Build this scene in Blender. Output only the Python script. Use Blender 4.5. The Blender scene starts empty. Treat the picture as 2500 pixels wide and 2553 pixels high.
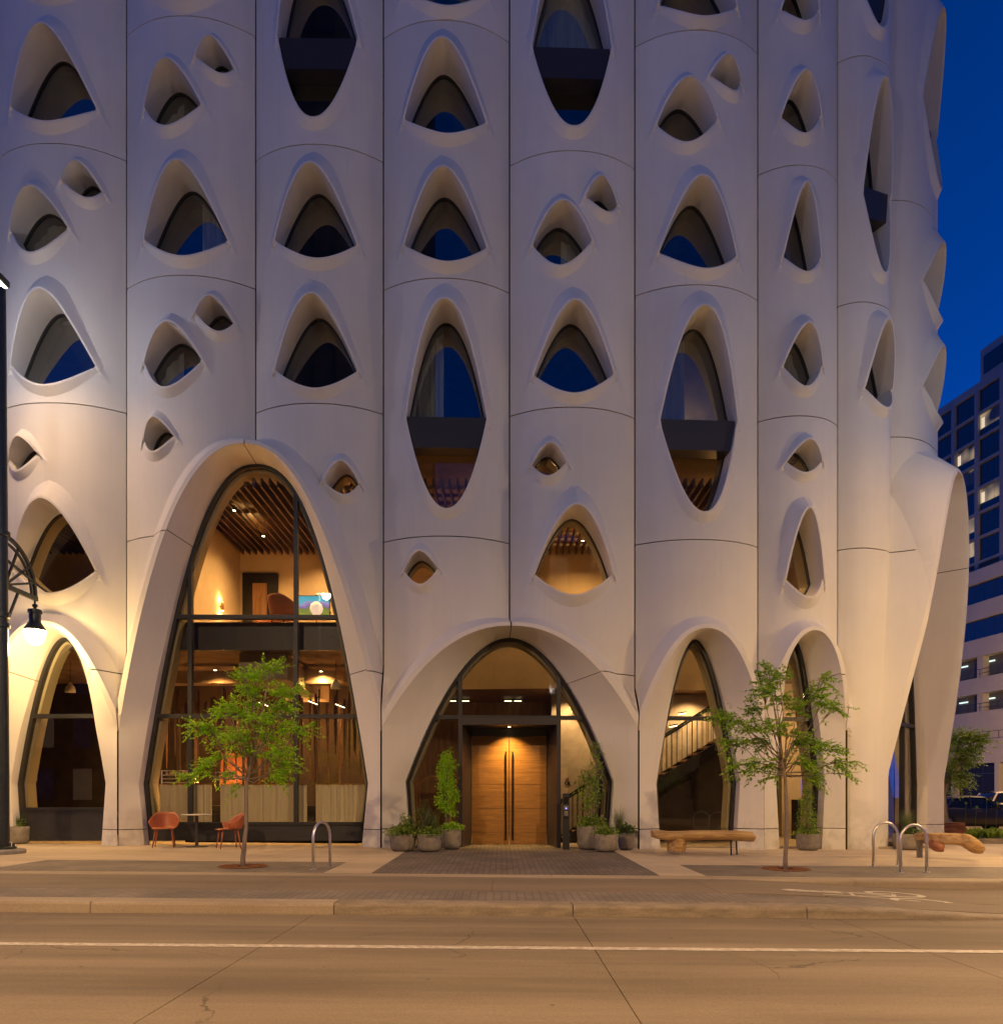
import bpy, bmesh, math, random
import numpy as np
from mathutils import Vector, Matrix
from mathutils.geometry import delaunay_2d_cdt
random.seed(7); RNG = np.random.default_rng(7)
scene = bpy.context.scene
COL = scene.collection

# ------------------------------------------------------------------ camera
F = 1908.0; CX = 1250.0; HY = 1985.0; ZC = 1.15      # focal length / principal x / horizon row in photo pixels, eye height
cd = bpy.data.cameras.new('camera'); cam = bpy.data.objects.new('camera', cd); COL.objects.link(cam)
cam.location = (0, 0, ZC); cam.rotation_euler = (math.pi / 2, 0, 0)
cd.sensor_fit = 'VERTICAL'; cd.sensor_height = 24.0; cd.sensor_width = 24.0
cd.lens = 24.0 * F / 2553.0
cd.shift_y = (HY - 2553 / 2) / 2553.0
cd.clip_start = 0.1; cd.clip_end = 2000
scene.camera = cam

# ------------------------------------------------------------------ sky, exposure
SUN_EL, SUN_ROT = math.radians(3.0), math.radians(250)
w = bpy.data.worlds.new('World'); scene.world = w; w.use_nodes = True
nt = w.node_tree; nt.nodes.clear()
sky = nt.nodes.new('ShaderNodeTexSky'); sky.sky_type = 'NISHITA'; sky.sun_disc = False
sky.sun_elevation = SUN_EL; sky.sun_rotation = SUN_ROT; sky.altitude = 1600; sky.ozone_density = 3.0; sky.air_density = 1.0; sky.dust_density = 0.0
bw = nt.nodes.new('ShaderNodeRGBToBW')
mx = nt.nodes.new('ShaderNodeMix'); mx.data_type = 'RGBA'; mx.blend_type = 'MULTIPLY'; mx.inputs[0].default_value = 1.0
mx.inputs[7].default_value = (0.002, 0.37, 2.45, 1)            # deep blue-hour tint over the whole dome
bg = nt.nodes.new('ShaderNodeBackground'); bg.inputs[1].default_value = 0.10
ow = nt.nodes.new('ShaderNodeOutputWorld')
nt.links.new(sky.outputs[0], bw.inputs[0]); nt.links.new(bw.outputs[0], mx.inputs[6]); nt.links.new(mx.outputs[2], bg.inputs[0]); nt.links.new(bg.outputs[0], ow.inputs[0])
vs = scene.view_settings; vs.view_transform = 'Standard'; vs.look = 'None'; vs.gamma = 1.0; vs.exposure = 0.9; vs.use_curve_mapping = False
cy = scene.cycles; cy.use_denoising = True; cy.max_bounces = 7; cy.diffuse_bounces = 4; cy.glossy_bounces = 4
cy.transparent_max_bounces = 10; cy.caustics_reflective = False; cy.caustics_refractive = False; cy.sample_clamp_indirect = 6.0
cy.use_light_tree = True

def W(px, py, Y):
    return Vector(((px - CX) / F * Y, Y, ZC - (py - HY) / F * Y))

# ------------------------------------------------------------------ materials
MATS = {}
def new_mat(name):
    m = bpy.data.materials.new(name); m.use_nodes = True
    MATS[name] = m
    return m, m.node_tree, m.node_tree.nodes['Principled BSDF']
def N(nt, t, **kw):
    n = nt.nodes.new(t)
    for k, v in kw.items(): setattr(n, k, v)
    return n
def mat(name, col, rough=0.6, metal=0.0, var=0.0, scale=4.0, bump=0.0, bscale=40.0, col2=None, detail=6, stretch=None, spec=0.5, coat=0.0):
    """noise-varied surface: col mixed with col2 (or a darker col) by object-space noise, optional fine bump"""
    m, nt, p = new_mat(name)
    p.inputs['Roughness'].default_value = rough; p.inputs['Metallic'].default_value = metal
    p.inputs['Specular IOR Level'].default_value = spec; p.inputs['Coat Weight'].default_value = coat
    c1 = (*col, 1)
    p.inputs['Base Color'].default_value = c1
    if var > 0 or col2 is not None or bump > 0:
        tc = N(nt, 'ShaderNodeNewGeometry'); mp = N(nt, 'ShaderNodeMapping')
        nt.links.new(tc.outputs['Position'], mp.inputs[0])
        if stretch: mp.inputs['Scale'].default_value = stretch
    if var > 0 or col2 is not None:
        c2 = (*(col2 if col2 is not None else [c * (1 - var) for c in col]), 1)
        nz = N(nt, 'ShaderNodeTexNoise'); nz.inputs['Scale'].default_value = scale; nz.inputs['Detail'].default_value = detail
        nz.inputs['Roughness'].default_value = 0.62
        rp = N(nt, 'ShaderNodeValToRGB'); rp.color_ramp.elements[0].position = 0.32; rp.color_ramp.elements[1].position = 0.68
        rp.color_ramp.elements[0].color = c2; rp.color_ramp.elements[1].color = c1
        nt.links.new(mp.outputs[0], nz.inputs[0]); nt.links.new(nz.outputs[0], rp.inputs[0]); nt.links.new(rp.outputs[0], p.inputs['Base Color'])
    if bump > 0:
        nb = N(nt, 'ShaderNodeTexNoise'); nb.inputs['Scale'].default_value = bscale; nb.inputs['Detail'].default_value = 4
        bp = N(nt, 'ShaderNodeBump'); bp.inputs['Strength'].default_value = bump; bp.inputs['Distance'].default_value = 0.02
        nt.links.new(mp.outputs[0], nb.inputs[0]); nt.links.new(nb.outputs[0], bp.inputs['Height']); nt.links.new(bp.outputs[0], p.inputs['Normal'])
    return m
def emit(name, col, strength):
    m, nt, p = new_mat(name)
    p.inputs['Base Color'].default_value = (*col, 1)
    p.inputs['Emission Color'].default_value = (*col, 1); p.inputs['Emission Strength'].default_value = strength
    return m
def glass(name, tint=(0.8, 0.84, 0.82), refl=0.16, rough=0.0):
    m, nt, p = new_mat(name); nt.nodes.remove(p); out = nt.nodes['Material Output']
    tr = N(nt, 'ShaderNodeBsdfTransparent'); tr.inputs[0].default_value = (*tint, 1)
    gl = N(nt, 'ShaderNodeBsdfGlossy'); gl.inputs['Roughness'].default_value = rough; gl.inputs[0].default_value = (1, 1, 1, 1)
    fr = N(nt, 'ShaderNodeFresnel'); fr.inputs[0].default_value = 1.45
    ad = N(nt, 'ShaderNodeMath', operation='MULTIPLY_ADD'); ad.inputs[1].default_value = 1 - refl; ad.inputs[2].default_value = refl
    mi = N(nt, 'ShaderNodeMixShader')
    nt.links.new(fr.outputs[0], ad.inputs[0]); nt.links.new(ad.outputs[0], mi.inputs[0])
    nt.links.new(tr.outputs[0], mi.inputs[1]); nt.links.new(gl.outputs[0], mi.inputs[2]); nt.links.new(mi.outputs[0], out.inputs[0])
    return m
def facade_mat():
    m, nt, p = new_mat('facade'); p.inputs['Roughness'].default_value = 0.72; p.inputs['Specular IOR Level'].default_value = 0.3
    g = N(nt, 'ShaderNodeNewGeometry')
    a = N(nt, 'ShaderNodeTexNoise'); a.inputs['Scale'].default_value = 0.9; a.inputs['Detail'].default_value = 7; a.inputs['Roughness'].default_value = 0.6
    mp = N(nt, 'ShaderNodeMapping'); mp.inputs['Scale'].default_value = (5, 5, 0.35)
    b = N(nt, 'ShaderNodeTexNoise'); b.inputs['Scale'].default_value = 1.0; b.inputs['Detail'].default_value = 5
    nt.links.new(g.outputs['Position'], a.inputs[0]); nt.links.new(g.outputs['Position'], mp.inputs[0]); nt.links.new(mp.outputs[0], b.inputs[0])
    r1 = N(nt, 'ShaderNodeMapRange'); r1.inputs[1].default_value = .3; r1.inputs[2].default_value = .7; r1.inputs[3].default_value = .95; r1.inputs[4].default_value = 1.02
    r2 = N(nt, 'ShaderNodeMapRange'); r2.inputs[1].default_value = .3; r2.inputs[2].default_value = .7; r2.inputs[3].default_value = .98; r2.inputs[4].default_value = 1.01
    nt.links.new(a.outputs[0], r1.inputs[0]); nt.links.new(b.outputs[0], r2.inputs[0])
    mm = N(nt, 'ShaderNodeMath', operation='MULTIPLY'); nt.links.new(r1.outputs[0], mm.inputs[0]); nt.links.new(r2.outputs[0], mm.inputs[1])
    # splash dirt close to the pavement
    sp = N(nt, 'ShaderNodeSeparateXYZ'); nt.links.new(g.outputs['Position'], sp.inputs[0])
    r3 = N(nt, 'ShaderNodeMapRange'); r3.inputs[1].default_value = 0.0; r3.inputs[2].default_value = 1.0; r3.inputs[3].default_value = .45; r3.inputs[4].default_value = 0.0
    nt.links.new(sp.outputs[2], r3.inputs[0])
    c = N(nt, 'ShaderNodeTexNoise'); c.inputs['Scale'].default_value = 6; c.inputs['Detail'].default_value = 8; nt.links.new(g.outputs['Position'], c.inputs[0])
    r4 = N(nt, 'ShaderNodeMapRange'); r4.inputs[1].default_value = .45; r4.inputs[2].default_value = .7; nt.links.new(c.outputs[0], r4.inputs[0])
    m4 = N(nt, 'ShaderNodeMath', operation='MULTIPLY'); nt.links.new(r3.outputs[0], m4.inputs[0]); nt.links.new(r4.outputs[0], m4.inputs[1])
    mix = N(nt, 'ShaderNodeMix', data_type='RGBA'); mix.inputs[6].default_value = (.71, .685, .655, 1); mix.inputs[7].default_value = (.36, .34, .32, 1)
    nt.links.new(m4.outputs[0], mix.inputs[0])
    mu = N(nt, 'ShaderNodeMix', data_type='RGBA', blend_type='MULTIPLY'); mu.inputs[0].default_value = 1
    oi = N(nt, 'ShaderNodeObjectInfo'); ro = N(nt, 'ShaderNodeMapRange'); ro.inputs[3].default_value = .93; ro.inputs[4].default_value = 1.04; nt.links.new(oi.outputs['Random'], ro.inputs[0])
    m5 = N(nt, 'ShaderNodeMath', operation='MULTIPLY'); nt.links.new(mm.outputs[0], m5.inputs[0]); nt.links.new(ro.outputs[0], m5.inputs[1]); mm = m5
    # pores and thin rain streaks in the cast surface
    vo = N(nt, 'ShaderNodeTexVoronoi'); vo.inputs['Scale'].default_value = 14; nt.links.new(g.outputs['Position'], vo.inputs[0])
    rv = N(nt, 'ShaderNodeMapRange'); rv.inputs[1].default_value = .03; rv.inputs[2].default_value = .10; rv.inputs[3].default_value = .86; rv.inputs[4].default_value = 1.0; nt.links.new(vo.outputs['Distance'], rv.inputs[0])
    ms = N(nt, 'ShaderNodeMapping'); ms.inputs['Scale'].default_value = (16, 16, .5); ns = N(nt, 'ShaderNodeTexNoise'); ns.inputs['Scale'].default_value = 1; ns.inputs['Detail'].default_value = 4
    nt.links.new(g.outputs['Position'], ms.inputs[0]); nt.links.new(ms.outputs[0], ns.inputs[0]); rs = N(nt, 'ShaderNodeMapRange'); rs.inputs[1].default_value = .56; rs.inputs[2].default_value = .74; rs.inputs[3].default_value = 1.0; rs.inputs[4].default_value = .965; nt.links.new(ns.outputs[0], rs.inputs[0])
    m6 = N(nt, 'ShaderNodeMath', operation='MULTIPLY'); nt.links.new(rv.outputs[0], m6.inputs[0]); nt.links.new(rs.outputs[0], m6.inputs[1]); m7 = N(nt, 'ShaderNodeMath', operation='MULTIPLY'); nt.links.new(m6.outputs[0], m7.inputs[0]); nt.links.new(mm.outputs[0], m7.inputs[1]); mm = m7
    nt.links.new(mix.outputs[2], mu.inputs[6]); nt.links.new(mm.outputs[0], mu.inputs[7]); nt.links.new(mu.outputs[2], p.inputs['Base Color'])
    nb = N(nt, 'ShaderNodeTexNoise'); nb.inputs['Scale'].default_value = 60; nt.links.new(g.outputs['Position'], nb.inputs[0])
    bp = N(nt, 'ShaderNodeBump'); bp.inputs['Strength'].default_value = .05; bp.inputs['Distance'].default_value = .01
    nt.links.new(nb.outputs[0], bp.inputs['Height']); nt.links.new(bp.outputs[0], p.inputs['Normal'])
    return m
facade_mat()
mat('joint', (.012, .012, .013), .9)
mat('frame', (.018, .018, .02), .45)
mat('bulkhead', (.03, .03, .032), .5, var=.4, scale=3)
mat('spandrel', (.035, .03, .032), .4)
glass('glass'); glass('glass_lobby', (.92, .91, .86), .03)
mat('room', (.11, .10, .09), .9); mat('room_ceiling', (.14, .125, .10), .9, var=.3, scale=2)

# ------------------------------------------------------------------ mesh helpers
def link(name, me, m=None, parent=None, smooth=False):
    o = bpy.data.objects.new(name, me); COL.objects.link(o)
    if m is not None: me.materials.append(MATS[m] if isinstance(m, str) else m)
    if smooth and len(me.polygons): me.polygons.foreach_set('use_smooth', np.ones(len(me.polygons), bool))
    if parent is not None:
        o.parent = parent
        o.matrix_parent_inverse = ROOTINV.get(parent.name, Matrix.Identity(4))
    return o
ROOTINV = {}
def tag(o, label, cat, group=None):
    o['label'] = label; o['category'] = cat
    if group: o['group'] = group
    return o
def struct(o): o['kind'] = 'structure'; return o
def root(name, loc, label, cat, group=None, world=True):
    """Empty at a thing's base; with world=True its parts are given in world coordinates"""
    o = bpy.data.objects.new(name, None); COL.objects.link(o); o.location = loc; o.empty_display_size = .2
    if world: ROOTINV[o.name] = Matrix.Translation(-Vector(loc))
    return tag(o, label, cat, group)
def copy_tree(o, loc=None, rz=None, label=None, sc=None):
    c = o.copy(); COL.objects.link(c)
    if loc is not None: c.location = loc
    if rz is not None: c.rotation_euler = (0, 0, rz)
    if sc is not None: c.scale = sc
    if label: c['label'] = label
    for ch in o.children:
        d = ch.copy(); COL.objects.link(d); d.parent = c
        for g in ch.children:
            e = g.copy(); COL.objects.link(e); e.parent = d
    return c
class MB:
    def __init__(s): s.v = []; s.f = []
    def add(s, vs, fs):
        b = len(s.v); s.v += [tuple(v) for v in vs]; s.f += [tuple(b + i for i in f) for f in fs]; return s
    def box(s, x0, x1, y0, y1, z0, z1, bev=0):
        if bev:
            bm = bmesh.new(); bmesh.ops.create_cube(bm, size=1)
            for v in bm.verts: v.co = ((x0 + x1) / 2 + v.co.x * (x1 - x0), (y0 + y1) / 2 + v.co.y * (y1 - y0), (z0 + z1) / 2 + v.co.z * (z1 - z0))
            bmesh.ops.bevel(bm, geom=bm.edges[:], offset=bev, segments=2, affect='EDGES', profile=.6)
            bm.verts.index_update(); s.add([v.co[:] for v in bm.verts], [[v.index for v in f.verts] for f in bm.faces]); bm.free(); return s
        return s.add([(x0, y0, z0), (x1, y0, z0), (x1, y1, z0), (x0, y1, z0), (x0, y0, z1), (x1, y0, z1), (x1, y1, z1), (x0, y1, z1)],
                     [(0, 3, 2, 1), (4, 5, 6, 7), (0, 1, 5, 4), (1, 2, 6, 5), (2, 3, 7, 6), (3, 0, 4, 7)])
    def bar(s, a, b, wd, ht, up=(0, 0, 1)):
        """rectangular bar from a to b"""
        a, b = Vector(a), Vector(b); d = (b - a).normalized(); u = Vector(up)
        if abs(d.dot(u)) > .99: u = Vector((0, 1, 0))
        r = d.cross(u).normalized(); u = r.cross(d)
        c = [a + r * i * wd / 2 + u * j * ht / 2 for i, j in ((-1, -1), (1, -1), (1, 1), (-1, 1))] + [b + r * i * wd / 2 + u * j * ht / 2 for i, j in ((-1, -1), (1, -1), (1, 1), (-1, 1))]
        return s.add(c, [(0, 1, 2, 3), (7, 6, 5, 4), (0, 4, 5, 1), (1, 5, 6, 2), (2, 6, 7, 3), (3, 7, 4, 0)])
    def tube(s, pts, rad, n=8, cap=True, sx=1.0):
        pts = [Vector(p) for p in pts]; k = len(pts)
        if not hasattr(rad, '__len__'): rad = [rad] * k
        t0 = (pts[1] - pts[0]).normalized(); ref = Vector((0, 0, 1)) if abs(t0.z) < .9 else Vector((1, 0, 0))
        r = t0.cross(ref).normalized(); vs = []; fs = []
        for i in range(k):
            t = (pts[min(i + 1, k - 1)] - pts[max(i - 1, 0)]).normalized()
            r = (r - t * r.dot(t)).normalized(); u = t.cross(r)
            for j in range(n):
                a = 2 * math.pi * j / n
                vs.append(pts[i] + (r * math.cos(a) * sx + u * math.sin(a)) * rad[i])
        for i in range(k - 1):
            for j in range(n):
                fs.append((i * n + j, i * n + (j + 1) % n, (i + 1) * n + (j + 1) % n, (i + 1) * n + j))
        if cap: fs += [tuple(range(n))[::-1], tuple((k - 1) * n + j for j in range(n))]
        return s.add(vs, fs)
    def lathe(s, prof, c=(0, 0, 0), n=28):
        """prof = [(r, z)...] bottom to top"""
        vs = []; fs = []; k = len(prof)
        for (r, z) in prof:
            for j in range(n):
                a = 2 * math.pi * j / n; vs.append((c[0] + r * math.cos(a), c[1] + r * math.sin(a), c[2] + z))
        for i in range(k - 1):
            for j in range(n): fs.append((i * n + j, i * n + (j + 1) % n, (i + 1) * n + (j + 1) % n, (i + 1) * n + j))
        fs += [tuple(range(n))[::-1], tuple((k - 1) * n + j for j in range(n))]
        return s.add(vs, fs)
    def quad(s, a, b, c, d): return s.add([a, b, c, d], [(0, 1, 2, 3)])
    def mesh(s, name):
        me = bpy.data.meshes.new(name); me.from_pydata(s.v, [], s.f); me.update(); return me
    def build(s, name, m, parent=None, smooth=False, auto=None):
        me = s.mesh(name); o = link(name, me, m, parent, smooth)
        if auto: 
            me.set_sharp_from_angle(angle=math.radians(auto))
        return o
def gridmesh(P, name, m, parent=None, smooth=True, flip=False, closed=False):
    """P: (nu, nv, 3) array lofted into quads"""
    nu, nv = P.shape[:2]; i, j = np.meshgrid(np.arange(nu - (0 if closed else 1)), np.arange(nv - 1), indexing='ij')
    a = i * nv + j; b = ((i + 1) % nu) * nv + j; c = ((i + 1) % nu) * nv + j + 1; d = i * nv + j + 1
    fs = np.stack([a, b, c, d] if not flip else [d, c, b, a], -1).reshape(-1, 4)
    me = bpy.data.meshes.new(name); me.from_pydata(P.reshape(-1, 3).tolist(), [], fs.tolist()); me.update()
    return link(name, me, m, parent, smooth)
# ------------------------------------------------------------------ the hotel: plan of the scalloped facade
SEAM_PX = [(-330, 18.25), (-8, 18.2), (316.5, 18.2), (638, 18.2), (956, 18.25), (1270, 18.35), (1582, 18.45), (1888, 18.62), (2086, 18.85)]
SEAM = [((p - CX) / F * y, y) for p, y in SEAM_PX] + [(9.80, 19.40), (11.85, 21.40), (12.60, 24.40), (13.2, 27.6)]
SEAM = np.array(SEAM); NS = len(SEAM); NC = NS - 1          # column c runs from SEAM[c] to SEAM[c+1]; photo column k = c-1
CH = SEAM[1:] - SEAM[:-1]; CL = np.linalg.norm(CH, axis=1); CE = CH / CL[:, None]
CNm = np.stack([CE[:, 1], -CE[:, 0]], 1)
SN = np.zeros((NS, 2)); SN[0] = CNm[0]; SN[-1] = CNm[-1]
for i in range(1, NS - 1):
    v = CNm[i - 1] + CNm[i]; SN[i] = v / np.linalg.norm(v)
S0 = np.concatenate([[0], np.cumsum(CL)])                    # running length along the facade
BUL = np.array([.5] * 7 + [.42, .42, .6, .45, .45]); BP = np.array([2.2] * 7 + [2.2, 2.6, 2.4, 2.2, 2.2])
def colof(S): return np.clip(np.searchsorted(S0, S, side='right') - 1, 0, NC - 1)
def bulge(S):
    c = colof(S); u = (S - S0[c]) / CL[c]
    return BUL[c] * (1 - np.abs(2 * np.clip(u, 0, 1) - 1) ** BP[c])
def pos(S, off, z):
    S = np.asarray(S, float); off = np.broadcast_to(np.asarray(off, float), S.shape); z = np.broadcast_to(np.asarray(z, float), S.shape)
    c = colof(S); u = ((S - S0[c]) / CL[c])[..., None]
    n = SN[c] * (1 - u) + SN[c + 1] * u; n = n / np.linalg.norm(n, axis=-1, keepdims=True)
    xy = SEAM[c] + CE[c] * (u * CL[c][..., None]) + n * off[..., None]
    return np.concatenate([xy, z[..., None]], -1)
def pix(c, px, py, off):
    """photo pixel -> (S, z) on column c's surface pushed out by off from the seam chord"""
    k = (px - CX) / F; s = CL[c] / 2
    for _ in range(8):
        u = s / CL[c]; n = SN[c] * (1 - u) + SN[c + 1] * u; n /= np.linalg.norm(n)
        a = SEAM[c] + n * off; s = (k * a[1] - a[0]) / (CE[c][0] - k * CE[c][1])
        s = min(max(s, -1.5), CL[c] + 1.5)
    p = a + CE[c] * s
    return S0[c] + s, ZC - (py - HY) / F * p[1]
Z_TOP = 22.0
hotel = root('hotel_building', (0, 18.2, 0), 'white hotel facade of scalloped concrete columns with eye-shaped windows and tall arches', 'building')

# ---- windows: (column, apex, left corner, right corner, bottom, kind) in photo pixels
WIN = [
 (1, (101, 54), (24, 264), (243, 269), (116, 304), 'A'), (1, (101, -280), (24, -62), (243, -57), (116, -20), 'A'),
 (1, (71, 459), (22, 571), (171, 565), (79, 631), 'M'), (1, (190, 397), (149, 447), (254, 472), (210, 493), 'S'),
 (1, (97, 716), (24, 909), (241, 911), (111, 961), 'A'), (1, (42, 1084), (18, 1143), (95, 1128), (44, 1174), 'S'),
 (1, (101, 1238), (26, 1418), (240, 1420), (125, 1481), 'L'),
 (2, (400, -60), (352, -42), (575, -45), (454, -2), 'A'),
 (2, (524, 85), (484, 137), (583, 165), (545, 183), 'S'), (2, (410, 141), (357, 266), (503, 255), (415, 315), 'M'),
 (2, (440, 395), (356, 595), (570, 598), (454, 640), 'A'), (2, (526, 734), (483, 778), (583, 802), (538, 827), 'S'),
 (2, (415, 798), (356, 904), (505, 896), (413, 967), 'M'), (2, (380, 1036), (355, 1096), (434, 1084), (383, 1127), 'S'),
 (3, (765, -205), (688, 89), (894, 91), (781, 294), 'C'), (3, (773, 402), (682, 598), (892, 607), (787, 646), 'A'),
 (3, (775, 728), (682, 921), (894, 922), (785, 970), 'A'), (3, (849, 1145), (803, 1198), (897, 1203), (857, 1235), 'S'),
 (4, (1104, -235), (1005, -27), (1215, -22), (1114, 16), 'A'), (4, (1102, 90), (1005, 294), (1214, 302), (1113, 335), 'A'),
 (4, (1104, 412), (1005, 608), (1215, 615), (1113, 654), 'A'), (4, (1108, 741), (1009, 1040), (1216, 1042), (1113, 1270), 'C'),
 (4, (1044, 1370), (1005, 1423), (1094, 1415), (1049, 1459), 'S'),
 (5, (1424, -190), (1324, 111), (1527, 118), (1430, 316), 'C'), (5, (1502, 435), (1458, 486), (1541, 508), (1511, 529), 'S'),
 (5, (1402, 496), (1325, 607), (1478, 598), (1398, 663), 'M'), (5, (1434, 744), (1328, 933), (1533, 931), (1432, 982), 'A'),
 (5, (1371, 1100), (1324, 1158), (1415, 1150), (1368, 1188), 'S'), (5, (1439, 1254), (1330, 1430), (1531, 1429), (1432, 1485), 'L'),
 (6, (1742, -190), (1640, 7), (1839, 15), (1751, 42), 'A'), (6, (1718, 188), (1635, 306), (1791, 296), (1714, 356), 'M'),
 (6, (1818, 132), (1768, 183), (1849, 197), (1827, 227), 'S'), (6, (1753, 434), (1640, 627), (1838, 637), (1755, 671), 'A'),
 (6, (1758, 758), (1643, 1045), (1841, 1050), (1756, 1278), 'C'),
 (7, (2010, -110), (1946, 18), (2044, 22), (2006, 53), 'M'), (7, (2011, 170), (1946, 286), (2049, 287), (2006, 334), 'M'),
 (7, (2016, 445), (1951, 635), (2049, 642), (2010, 679), 'A'), (7, (2018, 801), (1951, 909), (2053, 911), (2010, 965), 'M'),
 (7, (2020, 1092), (1960, 1149), (2052, 1150), (2008, 1180), 'S'), (7, (2022, 1260), (1957, 1441), (2056, 1442), (2018, 1491), 'L'),
 (8, (2212, -330), (2150, -40), (2222, -30), (2200, 70), 'C'), (8, (2213, 182), (2150, 461), (2224, 480), (2206, 681), 'C'),
 (8, (2220, 790), (2155, 962), (2229, 968), (2211, 1018), 'A'),
]
KIND = {  # hood reach at apex, at corner, lower lip, falloff apex, falloff corner, lip falloff, tail length, power
 'A': (.31, .08, .15, .43, .11, .18, .40, 'h'), 'M': (.27, .08, .14, .30, .10, .18, .36, 1.85), 'S': (.22, .08, .13, .21, .09, .17, .26, 1.8),
 'L': (.34, .09, .18, .46, .13, .22, .42, 1.9), 'C': (.31, .07, .12, .48, .11, .20, .34, 2.15)}
GLASS = -.12
def upper_h(x, p):
    ax = np.abs(x)
    if p == 'h': a = .72; return 1 - (np.sqrt(ax * ax + a * a) - a) / (math.sqrt(1 + a * a) - a)
    return 1 - ax ** p
class Win: pass
wins = []
def make_win(c, S_a, z_a, S_l, z_l, S_r, z_r, S_b, z_b, kind):
    o = Win(); o.c = c; o.kind = kind; A_a, A_c, A_b, R_a, R_c, R_b, tail, p = KIND[kind]; o.K = KIND[kind]
    sc = min(1.0, (S_r - S_l) / 1.4) if kind in 'ALC' else 1.0
    mid = (S_l + S_r) / 2; hw = (S_r - S_l) / 2
    n = 45; t = np.linspace(-1, 1, n); t = np.sign(t) * np.abs(t) ** .9
    zb = lambda t: (z_l + z_r) / 2 + (z_r - z_l) / 2 * t
    up = np.stack([mid + hw * t + (S_a - mid) * (1 - t * t), zb(t) + (z_a - (z_l + z_r) / 2) * upper_h(t, p)], 1)
    lo = np.stack([mid + hw * t + (S_b - mid) * (1 - t * t), zb(t) - ((z_l + z_r) / 2 - z_b) * (1 - np.abs(t) ** (2.15 if kind == 'C' else 1.85))], 1)
    o.up, o.lo = up, lo; o.t = t
    def tailpts(a, b):
        d = (a - b) / np.linalg.norm(a - b); k = np.linspace(0, 1, 9)[1:, None]
        return a + d * tail * k + np.array([np.sign(d[0]) * .02, -.02]) * k ** 2
    L, R = tailpts(up[0], up[1]), tailpts(up[-1], up[-2])
    o.ext = np.concatenate([L[::-1], up, R]); f = 1 - np.abs(t)
    fade = np.linspace(1, 0, 9)[1:]
    o.amp = np.concatenate([(A_c * fade)[::-1], A_c + (A_a * (sc ** .5) - A_c) * np.sin(f * math.pi / 2) ** .9, A_c * fade])
    o.rad = np.concatenate([np.full(8, R_c * .7), R_c + (R_a * 1.12 * sc - R_c) * f ** 1.9, np.full(8, R_c * .7)])
    o.lamp = A_b * (1 - t * t) ** .8; o.lrad = R_b * (.3 + .7 * (1 - t * t))
    o.box = (o.ext[:, 0].min() - .6, o.ext[:, 0].max() + .6, lo[:, 1].min() - .5, up[:, 1].max() + .8)
    wins.append(o); return o
for (c, a, l, r, b, k) in WIN:
    K = KIND[k]; B = BUL[c]
    def solve(q, ad):
        off = B * .8 + ad
        for _ in range(6):
            S_, z_ = pix(c, *q, off); S_ = min(max(S_, S0[c] + .06), S0[c + 1] - .06); off = .5 * off + .5 * (float(bulge(np.array([S_]))[0]) + ad)
        return S_, z_
    Sa, za = solve(a, K[0]); Sl, zl = solve(l, K[1]); Sr, zr = solve(r, K[1]); Sb, zb = solve(b, K[2])
    if c == 8: Sr = min(Sr, S0[9] - .12)
    make_win(c, Sa, za, Sl, zl, Sr, zr, Sb, zb, k)
for z, k in ((14.4, 'A'), (11.7, 'A'), (19.2, 'C')):       # right-facing eyes of the corner column
    c = 9; m = S0[c] + CL[c] * .56
    h = 1.2 if k == 'A' else 2.5
    o = make_win(c, m, z + h, m - .78, z, m + .78, z - .05, m, z - (.75 if k == 'A' else 2.1), k); o.amp = o.amp * .75
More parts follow.
